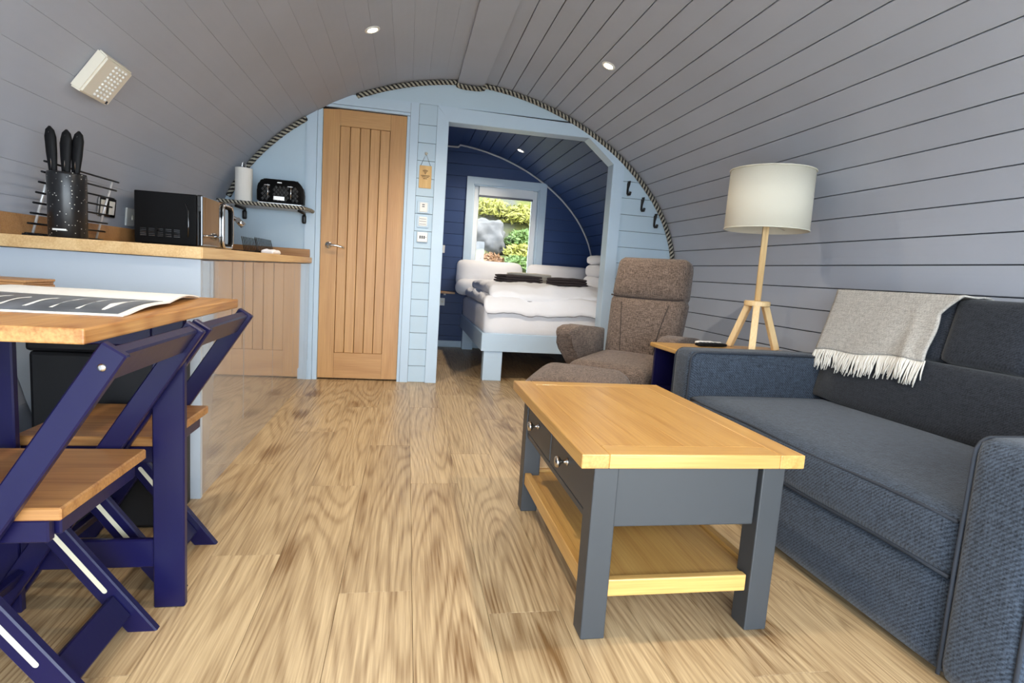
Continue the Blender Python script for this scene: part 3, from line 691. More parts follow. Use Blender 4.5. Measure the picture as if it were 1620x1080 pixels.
# throw over the sofa back
def backface(y, t, lift=0.0):
    d = Vector((math.sin(lean), 0, math.cos(lean))); n = Vector((-math.cos(lean), 0, math.sin(lean)))
    p = Vector((1.905, y, 0.415)) + d * t + n * (0.058 + 0.0125 + lift); p.y = y; return p
th = thing('throw_blanket', 'grey beige wool throw with white fringe draped over the sofa back', 'blanket', (1.95, 2.0, 0.9))
TO = Vector((1.95, 2.0, 0.9))
def throw_pt(u, v):
    """u 0 far .. 1 near along the back, v 0 behind .. 1 bottom front edge"""
    yfar = 2.262; top_t = 0.489
    if v < 0.22:
        k = v / 0.22; x = 2.115 - (2.115 - 1.965) * k; y = yfar + (1.655 - yfar) * u; z = 0.898 + 0.012 * math.sin(k * PI) + 0.004 * nz3(u * 5, 3, k) + (-0.10 * (1 - k) ** 2.5)
        return Vector((x, y, z))
    k = (v - 0.22) / 0.78
    ynear = 1.655 + 0.075 * min(1, k * 3.5) ** 0.8 + 0.005 * math.sin(k * 9)
    yf = yfar + 0.025 * k
    yv = yf + (ynear - yf) * u
    t_end = 0.232 - 0.03 * (1 - u) + 0.008 * u + 0.006 * math.sin(u * 11)
    t = top_t - (top_t - t_end) * k
    lift = 0.006 + 0.010 * abs(math.sin(u * 7.0 + k * 1.5)) * k * (0.3 + 0.7 * u) + 0.008 * math.exp(-k * 12)
    fold = 0.012 * math.exp(-((u - 0.80 - 0.05 * k) / 0.045) ** 2) * k
    return backface(yv, t, lift + fold)
bm = NB(); nu, nv = 40, 34
g = [[bm.verts.new(throw_pt(i / nu, j / nv) - TO) for j in range(nv + 1)] for i in range(nu + 1)]
for i in range(nu):
    for j in range(nv): bm.faces.new((g[i][j], g[i + 1][j], g[i + 1][j + 1], g[i][j + 1]))
cl = link('cloth', bm, M['throw'], th, smooth=True)
sm = cl.modifiers.new('thickness', 'SOLIDIFY'); sm.thickness = 0.006; sm.offset = 1
bm = NB()
for k in range(120):
    u = k / 119; p0 = throw_pt(u, 1.0); d = Vector((math.sin(lean), 0, math.cos(lean)))
    ln = 0.085 + random.uniform(-0.018, 0.016); sw = random.uniform(-0.012, 0.022)
    nrm = Vector((-math.cos(lean), 0, math.sin(lean)))
    pts = [p0 + d * 0.004, p0 - d * ln * 0.35 + Vector((0, sw * 0.3, 0)) + nrm * random.uniform(0, .006), p0 - d * ln * 0.7 + Vector((0, sw * 0.7, 0)) + nrm * random.uniform(-0.002, .005), p0 - d * ln + Vector((0, sw, 0))]
    tube(bm, [q - TO for q in pts], [0.0032, 0.0034, 0.003, 0.002], 5)
fr = link('fringe', bm, M['fringe'], th, smooth=True); fr['label'] = 'off-white twisted fringe'; fr['kind'] = 'stuff'

# ------------------------------------------------------------------ side table, lamp, remote
st = thing('side_table', 'small navy side table with oak top between sofa and recliner', 'table', (1.55, 2.62, 0))
def stb(name, d, mat, bev=0.002): return B(name, (d[0] - 1.55, d[1] - 1.55, d[2] - 2.62, d[3] - 2.62, d[4], d[5]), mat, st, bev=bev)
stz = 0.578
tx0, tx1, ty0, ty1 = 1.255, 1.93, 2.445, 2.735
stb('top', (tx0, tx1, ty0, ty1, stz - 0.022, stz), M['oak_topx'], 0.004)
stb('side_panel', (tx0 + .02, tx1 - .06, ty0 + .012, ty0 + .032, 0.0, stz - .022), M['charcoal']); stb('side_panel', (tx0 + .02, tx1 - .06, ty1 - .032, ty1 - .012, 0.0, stz - .022), M['navy'])
stb('back_panel', (tx1 - .08, tx1 - .06, ty0 + .032, ty1 - .032, 0.0, stz - .022), M['navy'])
stb('shelf', (tx0 + .03, tx1 - .08, ty0 + .032, ty1 - .032, 0.345, 0.362), M['navy']); stb('shelf', (tx0 + .03, tx1 - .08, ty0 + .032, ty1 - .032, 0.06, 0.08), M['navy'])

LX, LY = 1.735, 2.575
lp = thing('tripod_lamp', 'pale wooden tripod lamp with white drum shade beside the sofa', 'lamp', (LX, LY, stz))
hub = 0.815 - stz
bm = NB(); lathe(bm, [(0.0, hub - 0.014), (0.058, hub - 0.014), (0.062, hub - 0.010), (0.062, hub + 0.008), (0.058, hub + 0.012), (0.0, hub + 0.012)], 28); link('hub', bm, M['ash'], lp, smooth=False)
for k in range(3):
    a = math.radians(-100 + 120 * k) if False else math.radians([236, 356, 116][k]); c_, s_ = math.cos(a), math.sin(a)
    p0 = Vector((0.045 * c_, 0.045 * s_, hub - 0.012)); p1 = Vector((0.130 * c_, 0.130 * s_, 0.0)); ax = (p0 - p1); L = ax.length
    # square leg
    bm = NB(); zax = ax.normalized(); rad = Vector((c_, s_, 0)); xax = (rad - zax * rad.dot(zax)).normalized(); yax = zax.cross(xax)
    m4 = Matrix((( xax.x, yax.x, zax.x, p1.x), (xax.y, yax.y, zax.y, p1.y), (xax.z, yax.z, zax.z, p1.z), (0, 0, 0, 1)))
    box(bm, -0.015, 0.015, -0.016, 0.016, 0.006, L, bev=0.003); bmesh.ops.transform(bm, matrix=m4, verts=bm.verts); link('leg', bm, M['ash'], lp)
T('pole', [(0, 0, hub - 0.05), (0, 0, 0.9), (0, 0, 1.20 - stz + 0.02)], 0.0155, M['ash'], lp, 16)
shz0, shz1, shr = 1.176 - stz, 1.462 - stz, 0.196
bm = NB(); n = 48
prof = [(shr, shz0), (shr - .003, shz1), (shr - .006, shz1), (shr - .003 - .001, shz0)]
rings = [[bm.verts.new((r * math.cos(2 * PI * k / n), r * math.sin(2 * PI * k / n), z)) for k in range(n)] for r, z in prof]
for i in range(4):
    A, C = rings[i], rings[(i + 1) % 4]
    for k in range(n): bm.faces.new((A[k], A[(k + 1) % n], C[(k + 1) % n], C[k]))
sd = link('lamp_shade', bm, M['shade'], lp, smooth=False)
for p in sd.data.polygons: p.use_smooth = True
for zz in (shz0 + 0.002, shz1 - 0.002): T('shade_rim', [(shr * 0.999 * math.cos(2 * PI * k / n), shr * 0.999 * math.sin(2 * PI * k / n), zz) for k in range(n)], 0.003, M['shade'], sd, 6, closed=True)
for k in range(3):
    a = 2 * PI * k / 3 + 0.5; T('spider_arm', [(0.015 * math.cos(a), 0.015 * math.sin(a), 1.215 - stz), (0.19 * math.cos(a), 0.19 * math.sin(a), 1.195 - stz)], 0.002, M['white'], sd, 6)
bm = NB(); lathe(bm, [(0.0, 0.63), (0.02, 0.63), (0.02, 0.67), (0.015, 0.68), (0.03, 0.72), (0.032, 0.75), (0.02, 0.78), (0.0, 0.79)], 16); link('bulb', bm, M['white'], lp, smooth=True)
rm = thing('remote_control', 'black remote control lying on the oak side table', 'remote', (1.545, 2.640, stz), 0.12)
S('body', (0, 0, 0.010), (0.085, 0.022, 0.009), 0.008, M['black'], rm, (8, 4, 3))
for k in range(5):
    for j in (-1, 0, 1): B('button', (-0.06 + k * 0.022, -0.05 + k * 0.022, j * 0.012 - 0.004, j * 0.012 + 0.004, 0.0185, 0.0205), M['charcoal'], rm, bev=0)
wbx = thing('white_remote', 'white slim remote beside the black remote on the side table', 'remote', (1.565, 2.703, stz), 0.05)
S('body', (0, 0, 0.011), (0.07, 0.02, 0.010), 0.008, M['white'], wbx, (8, 4, 3)); B('display', (0.02, 0.055, -0.012, 0.012, 0.0205, 0.022), M['charcoal'], wbx, bev=0)

# ------------------------------------------------------------------ recliner and footstool
rc = thing('recliner_chair', 'brown tweed recliner armchair with tall headrest cushion', 'armchair', (1.30, 3.15, 0), math.radians(-45))
tilt = math.radians(12)
def brot(c, ang): return Matrix.Translation(Vector(c)) @ Matrix.Rotation(ang, 4, 'X')
S('seat', (0, -0.02, 0.352), (0.245, 0.275, 0.075), 0.055, M['brown'], rc, (12, 12, 6), (0.005, 0.012, 0.018), M4=Matrix.Rotation(math.radians(4), 4, 'X'))
bd = Vector((0, math.sin(tilt), math.cos(tilt)))
base = Vector((0, 0.215, 0.365))
def taper(q):
    k = (q.z + 0.22) / 0.44; return Vector((q.x * (0.92 + 0.10 * k), q.y, q.z))
c = base + bd * 0.205
bkr = S('backrest', c, (0.245, 0.068, 0.235), 0.05, M['brown'], rc, (12, 6, 12), (0.0, 0.028, 0.0), taper, Matrix.Rotation(-tilt, 4, 'X'))
c2 = base + bd * 0.545
def taper2(q):
    k = (q.z + 0.15) / 0.30; f = 1.0 - 0.05 * k; return Vector((q.x * f, q.y, q.z + (0.014 * (1 - (q.x / 0.27) ** 2) if q.z < -0.05 else 0) * -1))
S('headrest', c2, (0.245, 0.075, 0.136), 0.05, M['brown'], rc, (12, 6, 8), (0.0, 0.022, 0.0), taper2, Matrix.Rotation(-tilt, 4, 'X'))
# seams on the backrest face
nrm = Vector((0, -math.cos(tilt), math.sin(tilt)))
for sg in (-1, 1):
    pts = []
    for k in range(9):
        t = 0.02 + 0.36 * k / 8; xx = sg * (0.105 + 0.05 * (k / 8) ** 1.5); p = base + bd * t + nrm * (0.068 + 0.027 * (1 - (xx / .26) ** 2) * (1 - ((t - .205) / .235) ** 2) - 0.001); p.x = xx; pts.append(p)
    T('seam', pts, 0.0035, M['brown_pipe'], bkr, 5)
pts = []
for k in range(13):
    xx = -0.235 + 0.47 * k / 12; p = base + bd * (0.425 - 0.014 * (1 - (xx / .26) ** 2)) + nrm * 0.068; p.x = xx; pts.append(p)
T('seam', pts, 0.005, M['brown_pipe'], bkr, 5)
for sg in (-1, 1):
    # arm: padded wing, flared top that rolls forward
    prof = [(-0.235, 0.555), (-0.225, 0.585), (-0.17, 0.60), (-0.05, 0.598), (0.10, 0.585), (0.24, 0.57), (0.25, 0.36), (0.10, 0.34), (-0.08, 0.35), (-0.135, 0.40), (-0.155, 0.46), (-0.19, 0.505), (-0.225, 0.53)]
    bm = NB(); prism(bm, prof, 'X', -0.055, 0.055)
    es = [e for e in bm.edges if abs(e.verts[0].co.x - e.verts[1].co.x) < 1e-6]
    bmesh.ops.bevel(bm, geom=es, offset=0.022, segments=3, affect='EDGES', profile=0.5)
    bmesh.ops.translate(bm, vec=(sg * 0.31, 0, 0), verts=bm.verts)
    link('arm', bm, M['brown'], rc, smooth=True)
    B('side_frame', (sg * 0.29 - 0.02, sg * 0.29 + 0.02, -0.10, 0.24, 0.27, 0.37), M['brown'], rc, bev=0.01)
bm = NB(); lathe(bm, [(0.0, 0.0), (0.27, 0.0), (0.275, 0.012), (0.265, 0.026), (0.06, 0.04), (0.035, 0.06), (0.033, 0.29), (0.0, 0.29)], 32); link('swivel_base', bm, M['black'], rc, smooth=True)
B('seat_frame', (-0.23, 0.23, -0.2, 0.22, 0.255, 0.30), M['black'], rc, bev=0.01)

ot = thing('footstool', 'brown tweed footstool in front of the recliner', 'footstool', (0.875, 2.735, 0), math.radians(-32))
def otfn(q):
    return Vector((q.x * (1.0 - 0.10 * (q.z > 0) * abs(q.z) / 0.055), q.y, q.z))
S('cushion', (0, 0, 0.335), (0.248, 0.19, 0.062), 0.055, M['brown'], ot, (14, 12, 6), (0.012, 0.012, 0.012), otfn, Matrix.Rotation(math.radians(9), 4, 'X'))
bm = NB(); lathe(bm, [(0.0, 0.0), (0.17, 0.0), (0.175, 0.012), (0.165, 0.022), (0.04, 0.035), (0.025, 0.05), (0.025, 0.29), (0.0, 0.29)], 28); link('swivel_base', bm, M['black'], ot, smooth=True)

# ------------------------------------------------------------------ dining table
dt = thing('dining_table', 'rustic oak topped drop leaf table with navy gate legs', 'table', (-0.9, 1.405, 0))
def db(name, d, mat, bev=0.003): return B(name, (d[0] + 0.9, d[1] + 0.9, d[2] - 1.405, d[3] - 1.405, d[4], d[5]), mat, dt, bev=bev)
kx = [-1.29, -1.09, -0.89, -0.69, -0.495]
for a, b2 in zip(kx, kx[1:]):
    bm = NB(); box(bm, a + 0.9, b2 + 0.9 - 0.0006, -0.415, 0.415, 0.724, 0.75, bev=0.003, seg=2)
    link('top_board', bm, M['pine_y'], dt)
db('gate_leg', (-0.582, -0.511, 1.440, 1.460, 0.0, 0.722), M['navy']); db('gate_leg', (-0.925, -0.868, 1.440, 1.460, 0.0, 0.722), M['navy'])
db('gate_rail', (-0.868, -0.582, 1.442, 1.458, 0.106, 0.178), M['navy']); db('gate_rail', (-0.868, -0.582, 1.442, 1.458, 0.655, 0.722), M['navy'])
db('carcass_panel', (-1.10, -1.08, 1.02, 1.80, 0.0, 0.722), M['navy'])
# ------------------------------------------------------------------ folding chairs
def folding_chair(yc, label):
    root = thing('folding_chair', label, 'chair', (-0.72, yc, 0), 0, 'navy folding chairs tucked under the table')
    OX = -0.72
    def board(name, p0, p1, wd, y0, y1, mat, parent=root, bev=0.003):
        """board in the xz plane from p0 to p1, wide wd, between y0 and y1"""
        d = Vector((p1[0] - p0[0], p1[1] - p0[1])); L = d.length; a = math.atan2(d.y, d.x)
        bm = NB(); box(bm, 0, L, y0, y1, -wd / 2, wd / 2, bev=bev)
        m4 = Matrix.Translation((p0[0] - OX, 0, p0[1])) @ Matrix.Rotation(-a, 4, 'Y'); bmesh.ops.transform(bm, matrix=m4, verts=bm.verts)
        # cut flat at the floor
        geo = bmesh.ops.bisect_plane(bm, geom=bm.verts[:] + bm.edges[:] + bm.faces[:], plane_co=(0, 0, 0.0), plane_no=(0, 0, -1), clear_outer=True)
        cut = [e for e in geo['geom_cut'] if isinstance(e, bmesh.types.BMEdge)]
        if cut: bmesh.ops.edgeloop_fill(bm, edges=cut)
        return link(name, bm, mat, parent)
    ut, uf = (-0.477, 0.711), (-0.944, -0.03)
    for sg in (-1, 1):
        yy = sg * 0.185
        up = board('upright', uf, ut, 0.046, yy - 0.010, yy + 0.010, M['navy'])
        bm = NB(); lathe(bm, [(0.0, 0), (0.007, 0), (0.007, 0.002), (0.003, 0.003), (0, 0.003)], 14, (ut[0] - 0.018 - OX, yy + sg * 0.010, ut[1] - 0.032), Matrix.Rotation(-sg * PI / 2, 3, 'X')); link('bolt', bm, M['steel'], up, smooth=True)
    # back rail
    bm = NB(); d = Vector((ut[0] - uf[0], 0, ut[1] - uf[1])).normalized(); a = math.atan2(d.z, d.x)
    box(bm, -0.070, -0.004, -0.175, 0.175, -0.012, 0.012, bev=0.004); bmesh.ops.transform(bm, matrix=Matrix.Translation((ut[0] - OX, 0, ut[1])) @ Matrix.Rotation(-a, 4, 'Y'), verts=bm.verts); link('back_rail', bm, M['navy'], root)
    # seat: three boards on side rails
    B('seat_board', (-0.905 - OX, -0.578 - OX, -0.166, 0.166, 0.397, 0.421), M['seat'], root, bev=0.003)
    for sg in (-1, 1): B('seat_rail', (-0.89 - OX, -0.60 - OX, sg * 0.153 - 0.010, sg * 0.153 + 0.010, 0.355, 0.397), M['navy'], root)
    B('seat_rail', (-0.612 - OX, -0.592 - OX, -0.14, 0.14, 0.360, 0.397), M['navy'], root)
    lf, lt_ = (-0.548, -0.03), (-0.842, 0.372)
    for sg in (-1, 1):
        yy = sg * 0.122
        lg = board('rear_leg', lf, lt_, 0.052, yy - 0.010, yy + 0.010, M['navy'])
        for face_s in (-1, 1):
            d = Vector((lt_[0] - lf[0], lt_[1] - lf[1])).normalized(); a0 = Vector(lf) + d * 0.165; a1 = Vector(lf) + d * 0.335
            bm = NB(); n = 8; L = (a1 - a0).length; poly = [(L / 2 + 0.0055 * math.sin(PI * k / n), 0.0055 * math.cos(PI * k / n)) for k in range(n + 1)] + [(-L / 2 - 0.0055 * math.sin(PI * k / n), -0.0055 * math.cos(PI * k / n)) for k in range(n + 1)]
            ang = math.atan2(d.y, d.x); mid = (a0 + a1) / 2
            pl2 = [(mid.x - OX + p[0] * math.cos(ang) - p[1] * math.sin(ang), mid.y + p[0] * math.sin(ang) + p[1] * math.cos(ang)) for p in poly]
            prism(bm, pl2, 'Y', yy + face_s * 0.0095, yy + face_s * 0.0106); so = link('slot', bm, M['cream'], lg)
    # rails between legs
    dl = Vector((lt_[0] - lf[0], lt_[1] - lf[1])).normalized(); m_ = Vector(lf) + dl * 0.115; al = math.atan2(dl.y, dl.x)
    bm = NB(); box(bm, -0.032, 0.032, -0.112, 0.112, -0.009, 0.009, bev=0.003); bmesh.ops.transform(bm, matrix=Matrix.Translation((m_.x - OX, 0, m_.y)) @ Matrix.Rotation(-al, 4, 'Y'), verts=bm.verts); link('cross_rail', bm, M['navy'], root)
    du = Vector((ut[0] - uf[0], ut[1] - uf[1])).normalized(); m_ = Vector(uf) + du * 0.16; al = math.atan2(du.y, du.x)
    bm = NB(); box(bm, -0.025, 0.025, -0.175, 0.175, -0.009, 0.009, bev=0.003); bmesh.ops.transform(bm, matrix=Matrix.Translation((m_.x - OX, 0, m_.y)) @ Matrix.Rotation(-al, 4, 'Y'), verts=bm.verts); link('cross_rail', bm, M['navy'], root)
    return root
folding_chair(1.235, 'navy folding chair with wooden seat nearest the camera, in front of the table leg')
folding_chair(1.655, 'navy folding chair with wooden seat behind the table leg, nearer the kitchen')
# box standing in for an unidentified dark shape under the table
bx = thing('stand_in_box', 'black lidded box standing in for an unidentified shape under the table against the kitchen end panel', 'box', (-1.02, 1.965, 0))
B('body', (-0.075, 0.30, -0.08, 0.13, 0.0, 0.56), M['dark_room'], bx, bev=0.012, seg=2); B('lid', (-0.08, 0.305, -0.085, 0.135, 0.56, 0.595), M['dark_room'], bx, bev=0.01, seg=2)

# ------------------------------------------------------------------ on the table
mg = thing('open_brochure', 'open printed brochure lying on the dining table', 'magazine', (-0.75, 1.42, 0.75))
def page(name, corners, mat, z0, z1, arch_h, parent=mg, th=0.004):
    """corners: near-left, near-right, far-right, far-left; surface bows upward between z0 (near) and z1 (far)"""
    bm = NB(); n1, n2 = 12, 10; O = Vector((-0.75, 1.42, 0.75)); top_, bot = [], []
    A, B_, C_, D_ = [Vector((p[0], p[1], 0)) for p in corners]
    for i in range(n1 + 1):
        r1, r2 = [], []
        for j in range(n2 + 1):
            u, v = i / n1, j / n2; p = (A.lerp(B_, u)).lerp(D_.lerp(C_, u), v); z = 0.75 + z0 + (z1 - z0) * v + arch_h * math.sin(PI * v) + 0.001 * nz3(u * 4, v * 3)
            r1.append(bm.verts.new(Vector((p.x, p.y, z)) - O)); r2.append(bm.verts.new(Vector((p.x, p.y, max(0.7505, z - th))) - O))
        top_.append(r1); bot.append(r2)
    for i in range(n1):
        for j in range(n2):
            bm.faces.new((top_[i][j], top_[i + 1][j], top_[i + 1][j + 1], top_[i][j + 1])); bm.faces.new((bot[i][j], bot[i][j + 1], bot[i + 1][j + 1], bot[i + 1][j]))
    for i in range(n1):
        bm.faces.new((top_[i][0], bot[i][0], bot[i + 1][0], top_[i + 1][0])); bm.faces.new((top_[i][n2], top_[i + 1][n2], bot[i + 1][n2], bot[i][n2]))
    for j in range(n2):
        bm.faces.new((top_[0][j], top_[0][j + 1], bot[0][j + 1], bot[0][j])); bm.faces.new((top_[n1][j], bot[n1][j], bot[n1][j + 1], top_[n1][j + 1]))
    return link(name, bm, mat, parent, smooth=False)
nearp = page('near_page', [(-0.98, 1.17), (-0.526, 1.185), (-0.545, 1.45), (-1.00, 1.50)], M['paper'], 0.003, 0.012, 0.006)
page('far_page', [(-1.0, 1.50), (-0.545, 1.45), (-0.585, 1.765), (-0.96, 1.765)], M['paper'], 0.012, 0.006, 0.010)
ink = page('photo_print', [(-0.97, 1.178), (-0.538, 1.192), (-0.555, 1.440), (-0.99, 1.486)], M['page_dark'], 0.0052, 0.0132, 0.0062, nearp, 0.0004)
for k in range(9):
    xx = -0.94 + k * 0.045; page('text_line', [(xx, 1.22), (xx + 0.006, 1.22), (xx - 0.008, 1.22 + 0.10 + 0.1 * random.random()), (xx - 0.014, 1.22 + 0.10 + 0.1 * random.random())], M['white'], 0.0086, 0.0148, 0.004, nearp, 0.0003)
pm = thing('placemat_stack', 'stack of thin wooden placemats at the back of the dining table', 'placemats', (-1.085, 1.74, 0.75))
for k in range(4):
    B('placemat', (-0.13 + 0.004 * (k % 2), 0.112 - 0.003 * k % 0.007, -0.06, 0.07, k * 0.0075, k * 0.0075 + 0.0068), M['worktopx'], pm, bev=0.001)

# ------------------------------------------------------------------ kitchen run
KX, KY0, KY1 = -0.70, 2.12, 4.355
wx_ = lambda z: VC - vx(z)
# two base units, an end panel, and one worktop
def unit(y0, y1, label, ndoor):
    u = thing('base_cabinet', label, 'cabinet', (-1.0, (y0 + y1) / 2, 0), 0, 'gloss taupe kitchen base cabinets'); O = Vector((-1.0, (y0 + y1) / 2, 0))
    B('carcass', (-1.16 + 1.0, KX - 0.022 + 1.0, y0 - O.y + .001, y1 - O.y - .001, 0.15, 0.858), M['panel'], u, bev=0)
    B('plinth', (KX - 0.05 + 1.0, KX - 0.004 + 1.0, y0 - O.y, y1 - O.y, 0.0, 0.147), M['gloss_grey'], u, bev=0)
    for k in range(ndoor):
        a = y0 + (y1 - y0) * k / ndoor + 0.0015; b2 = y0 + (y1 - y0) * (k + 1) / ndoor - 0.0015
        B('door', (KX - 0.020 + 1.0, KX + 1.0, a - O.y, b2 - O.y, 0.150, 0.855), M['gloss_grey'], u, bev=0.0012)
    return u
bm = NB(); prism(bm, [(KX + 0.001, 0.0), (KX + 0.001, 0.857)] + [(VC - vx(0.857 * (1 - k / 12)) + 0.006, 0.857 * (1 - k / 12)) for k in range(13)], 'Y', KY0, KY0 + 0.018)
ep = tag(link('end_panel', bm, M['panel']), 'pale grey flat panel closing the kitchen run behind the table', 'panel')
unit(KY0 + 0.019, 2.66, 'narrow gloss taupe cabinet at the near end of the kitchen run', 1)
unit(2.662, 4.335, 'wide gloss taupe cabinet nearest the oak door', 3)
wt = thing('kitchen_worktop', 'oak kitchen worktop with low oak upstand', 'worktop', (-1.0, 3.2, 0.86))
bm = NB(); prism(bm, [(-1.318 + 1, KY0 - 0.025 - 3.2), (-0.685 + 1, KY0 - 0.025 - 3.2), (-0.685 + 1, 4.34 - 3.2), (-1.318 + 1, 4.34 - 3.2)], 'Z', 0.0, 0.040)
bmesh.ops.bevel(bm, geom=bm.edges[:], offset=0.003, segments=2, affect='EDGES'); link('top', bm, M['worktop'], wt)
B('upstand', (-1.318 + 1, -1.296 + 1, KY0 - 3.2, 4.335 - 3.2, 0.04, 0.112), M['worktopx'], wt, bev=0.002)
B('upstand', (-1.296 + 1, -0.70 + 1, 4.318 - 3.2, 4.34 - 3.2, 0.04, 0.098), M['worktopx'], wt, bev=0.002)
CZ = 0.90
# sink bowl rim, tap
sk = thing('kitchen_sink', 'steel inset sink in the worktop near the oak door', 'sink', (-1.0, 3.86, CZ))
for d in ((-0.19, 0.19, -0.24, -0.225), (-0.19, 0.19, 0.225, 0.24), (-0.19, -0.175, -0.225, 0.225), (0.175, 0.19, -0.225, 0.225)): B('rim', (d[0], d[1], d[2], d[3], 0.0002, 0.004), M['steel'], sk, bev=0.001)
B('drainer', (-0.175, 0.175, -0.225, 0.225, 0.0002, 0.002), M['steel'], sk, bev=0)
tp = thing('kitchen_tap', 'chrome mixer tap behind the microwave', 'tap', (-1.235, 3.70, CZ))
bm = NB(); lathe(bm, [(0, 0), (0.026, 0), (0.026, 0.01), (0.019, 0.014), (0.018, 0.12), (0.0, 0.125)], 20); link('body', bm, M['chrome'], tp, smooth=True)
T('spout', [(0, 0, 0.10), (0, 0, 0.19), (0.02, 0, 0.235), (0.06, 0, 0.252), (0.14, 0, 0.225), (0.22, 0, 0.19), (0.245, 0, 0.165)], 0.0135, M['chrome'], tp, 12)
T('spray_head', [(0.215, 0, 0.195), (0.252, 0, 0.158)], [0.017, 0.019], M['chrome'], tp, 14)
T('lever', [(0, 0.0, 0.12), (0.05, -0.02, 0.15)], 0.006, M['chrome'], tp, 8)
dk = thing('dish_rack', 'black wire dish rack with upright prongs on the worktop', 'dish rack', (-0.95, 3.86, CZ + 0.004))
T('rim', [(-0.10, -0.2, 0.008), (0.10, -0.2, 0.008), (0.10, 0.24, 0.008), (-0.10, 0.24, 0.008)], 0.004, M['wire'], dk, 6, closed=True)
for k in range(12):
    yy = -0.18 + k * 0.036; T('prong', [(-0.10, yy, 0.008), (0.04, yy, 0.008), (0.055, yy, 0.02), (0.035, yy + .012, 0.092)], 0.0026, M['wire'], dk, 6)
for k in range(10):
    yy = -0.18 + k * 0.036; T('prong', [(-0.02, yy, 0.008), (-0.04, yy + .012, 0.092)], 0.0026, M['wire'], dk, 6)
dc = thing('dish_cloth', 'crumpled white dish cloth in front of the dish rack', 'cloth', (-0.79, 3.55, CZ))
def crump(q): return Vector((q.x, q.y, max(0.001 - 0.012, q.z + 0.006 * nz3(q.x * 40, q.y * 40) * (q.z > 0))))
S('cloth', (0, 0, 0.0125), (0.035, 0.10, 0.012), 0.010, M['linen'], dc, (12, 20, 3), (0, 0, 0.002), crump)
# microwave
MX0, MX1, MY0, MY1, MZ = -1.258, -0.965, 2.95, 3.42, 1.15
mw = thing('microwave', 'black microwave oven with glossy front on the oak worktop', 'microwave', (-1.11, 3.185, CZ))
o_ = Vector((-1.11, 3.185, CZ))
def mb(name, d, mat, bev=0.004, parent=mw, seg=2): return B(name, (d[0] - o_.x, d[1] - o_.x, d[2] - o_.y, d[3] - o_.y, d[4] - o_.z, d[5] - o_.z), mat, parent, bev=bev, seg=seg)
bdy = mb('body', (MX0, MX1 - 0.028, MY0, MY1, 0.912, MZ), M['black'])
fd = mb('door', (MX1 - 0.027, MX1, MY0, MY1, 0.910, MZ + 0.001), M['gloss_black'], 0.006)
for fx in (MX0 + .03, MX1 - .06):
    for fy in (MY0 + .04, MY1 - .04): mb('foot', (fx - .012, fx + .012, fy - .012, fy + .012, CZ, 0.913), M['black'], 0.001)
for c_ in range(5):
    for r_ in range(5):
        xa = MX0 + 0.025 + c_ * 0.036; mb('vent_slot', (xa, xa + 0.026, MY0 - 0.0012, MY0 + 0.002, 0.945 + r_ * 0.008, 0.949 + r_ * 0.008), M['gloss_black'], 0, bdy)
T('side_rib', [(MX1 - .062 - o_.x, MY0 - 0.001 - o_.y, 0.95 - o_.z), (MX1 - .060 - o_.x, MY0 - 0.003 - o_.y, 1.0 - o_.z), (MX1 - .060 - o_.x, MY0 - 0.003 - o_.y, 1.07 - o_.z), (MX1 - .075 - o_.x, MY0 - 0.001 - o_.y, 1.105 - o_.z)], 0.004, M['gloss_black'], bdy, 8)
# handle: chrome loop on the front
hp = []
ya_, yb_, za_, zb_, rr2 = 3.235, 3.395, 0.918, 1.138, 0.03
for (cy_, cz_, a0_) in ((yb_ - rr2, zb_ - rr2, 0), (ya_ + rr2, zb_ - rr2, 90), (ya_ + rr2, za_ + rr2, 180), (yb_ - rr2, za_ + rr2, 270)):
    for k in range(6): a = math.radians(a0_ + 18 * k); hp.append((MX1 + 0.006 - o_.x, cy_ + rr2 * math.cos(a) - o_.y, cz_ + rr2 * math.sin(a) - o_.z))
T('front_frame', hp, 0.008, M['chrome'], fd, 8, closed=True)
T('front_frame_seal', [(p[0] - .001, (p[1] + 3.185 - 3.315) * 0.86 + 3.315 - 3.185, (p[2] + CZ - 1.028) * 0.90 + 1.028 - CZ) for p in hp], 0.007, M['black'], fd, 8, closed=True)
T('trim_line', [(MX1 + 0.002 - o_.x, 2.965 - o_.y, 0.963 - o_.z), (MX1 + 0.002 - o_.x, 3.22 - o_.y, 0.966 - o_.z)], 0.003, M['chrome'], fd, 6)
# knife block and knives
kb = thing('knife_block', 'speckled black round knife block standing on the worktop end', 'knife block', (-1.160, 2.235, CZ))
mt, nt, b_ = _mat('black_speckle'); vo = nt.nodes.new('ShaderNodeTexVoronoi'); vo.inputs['Scale'].default_value = 85; tcn = nt.nodes.new('ShaderNodeTexCoord'); nt.links.new(tcn.outputs['Object'], vo.inputs['Vector'])
mr = nt.nodes.new('ShaderNodeMapRange'); mr.inputs['From Min'].default_value = 0.12; mr.inputs['From Max'].default_value = 0.17; nt.links.new(vo.outputs['Distance'], mr.inputs['Value'])
mxn = nt.nodes.new('ShaderNodeMix'); mxn.data_type = 'RGBA'; nt.links.new(mr.outputs[0], mxn.inputs['Factor']); mxn.inputs['A'].default_value = lin((190, 186, 178)); mxn.inputs['B'].default_value = lin((18, 18, 20)); nt.links.new(mxn.outputs['Result'], b_.inputs['Base Color']); b_.inputs['Roughness'].default_value = 0.3
M['speckle'] = mt
bm = NB(); lathe(bm, [(0, 0), (0.052, 0), (0.0555, 0.006), (0.0565, 0.212), (0.055, 0.220), (0.050, 0.220), (0.049, 0.190), (0, 0.190)], 40); ko = link('holder', bm, M['speckle'], kb, smooth=True)
bm = NB(); n = 10
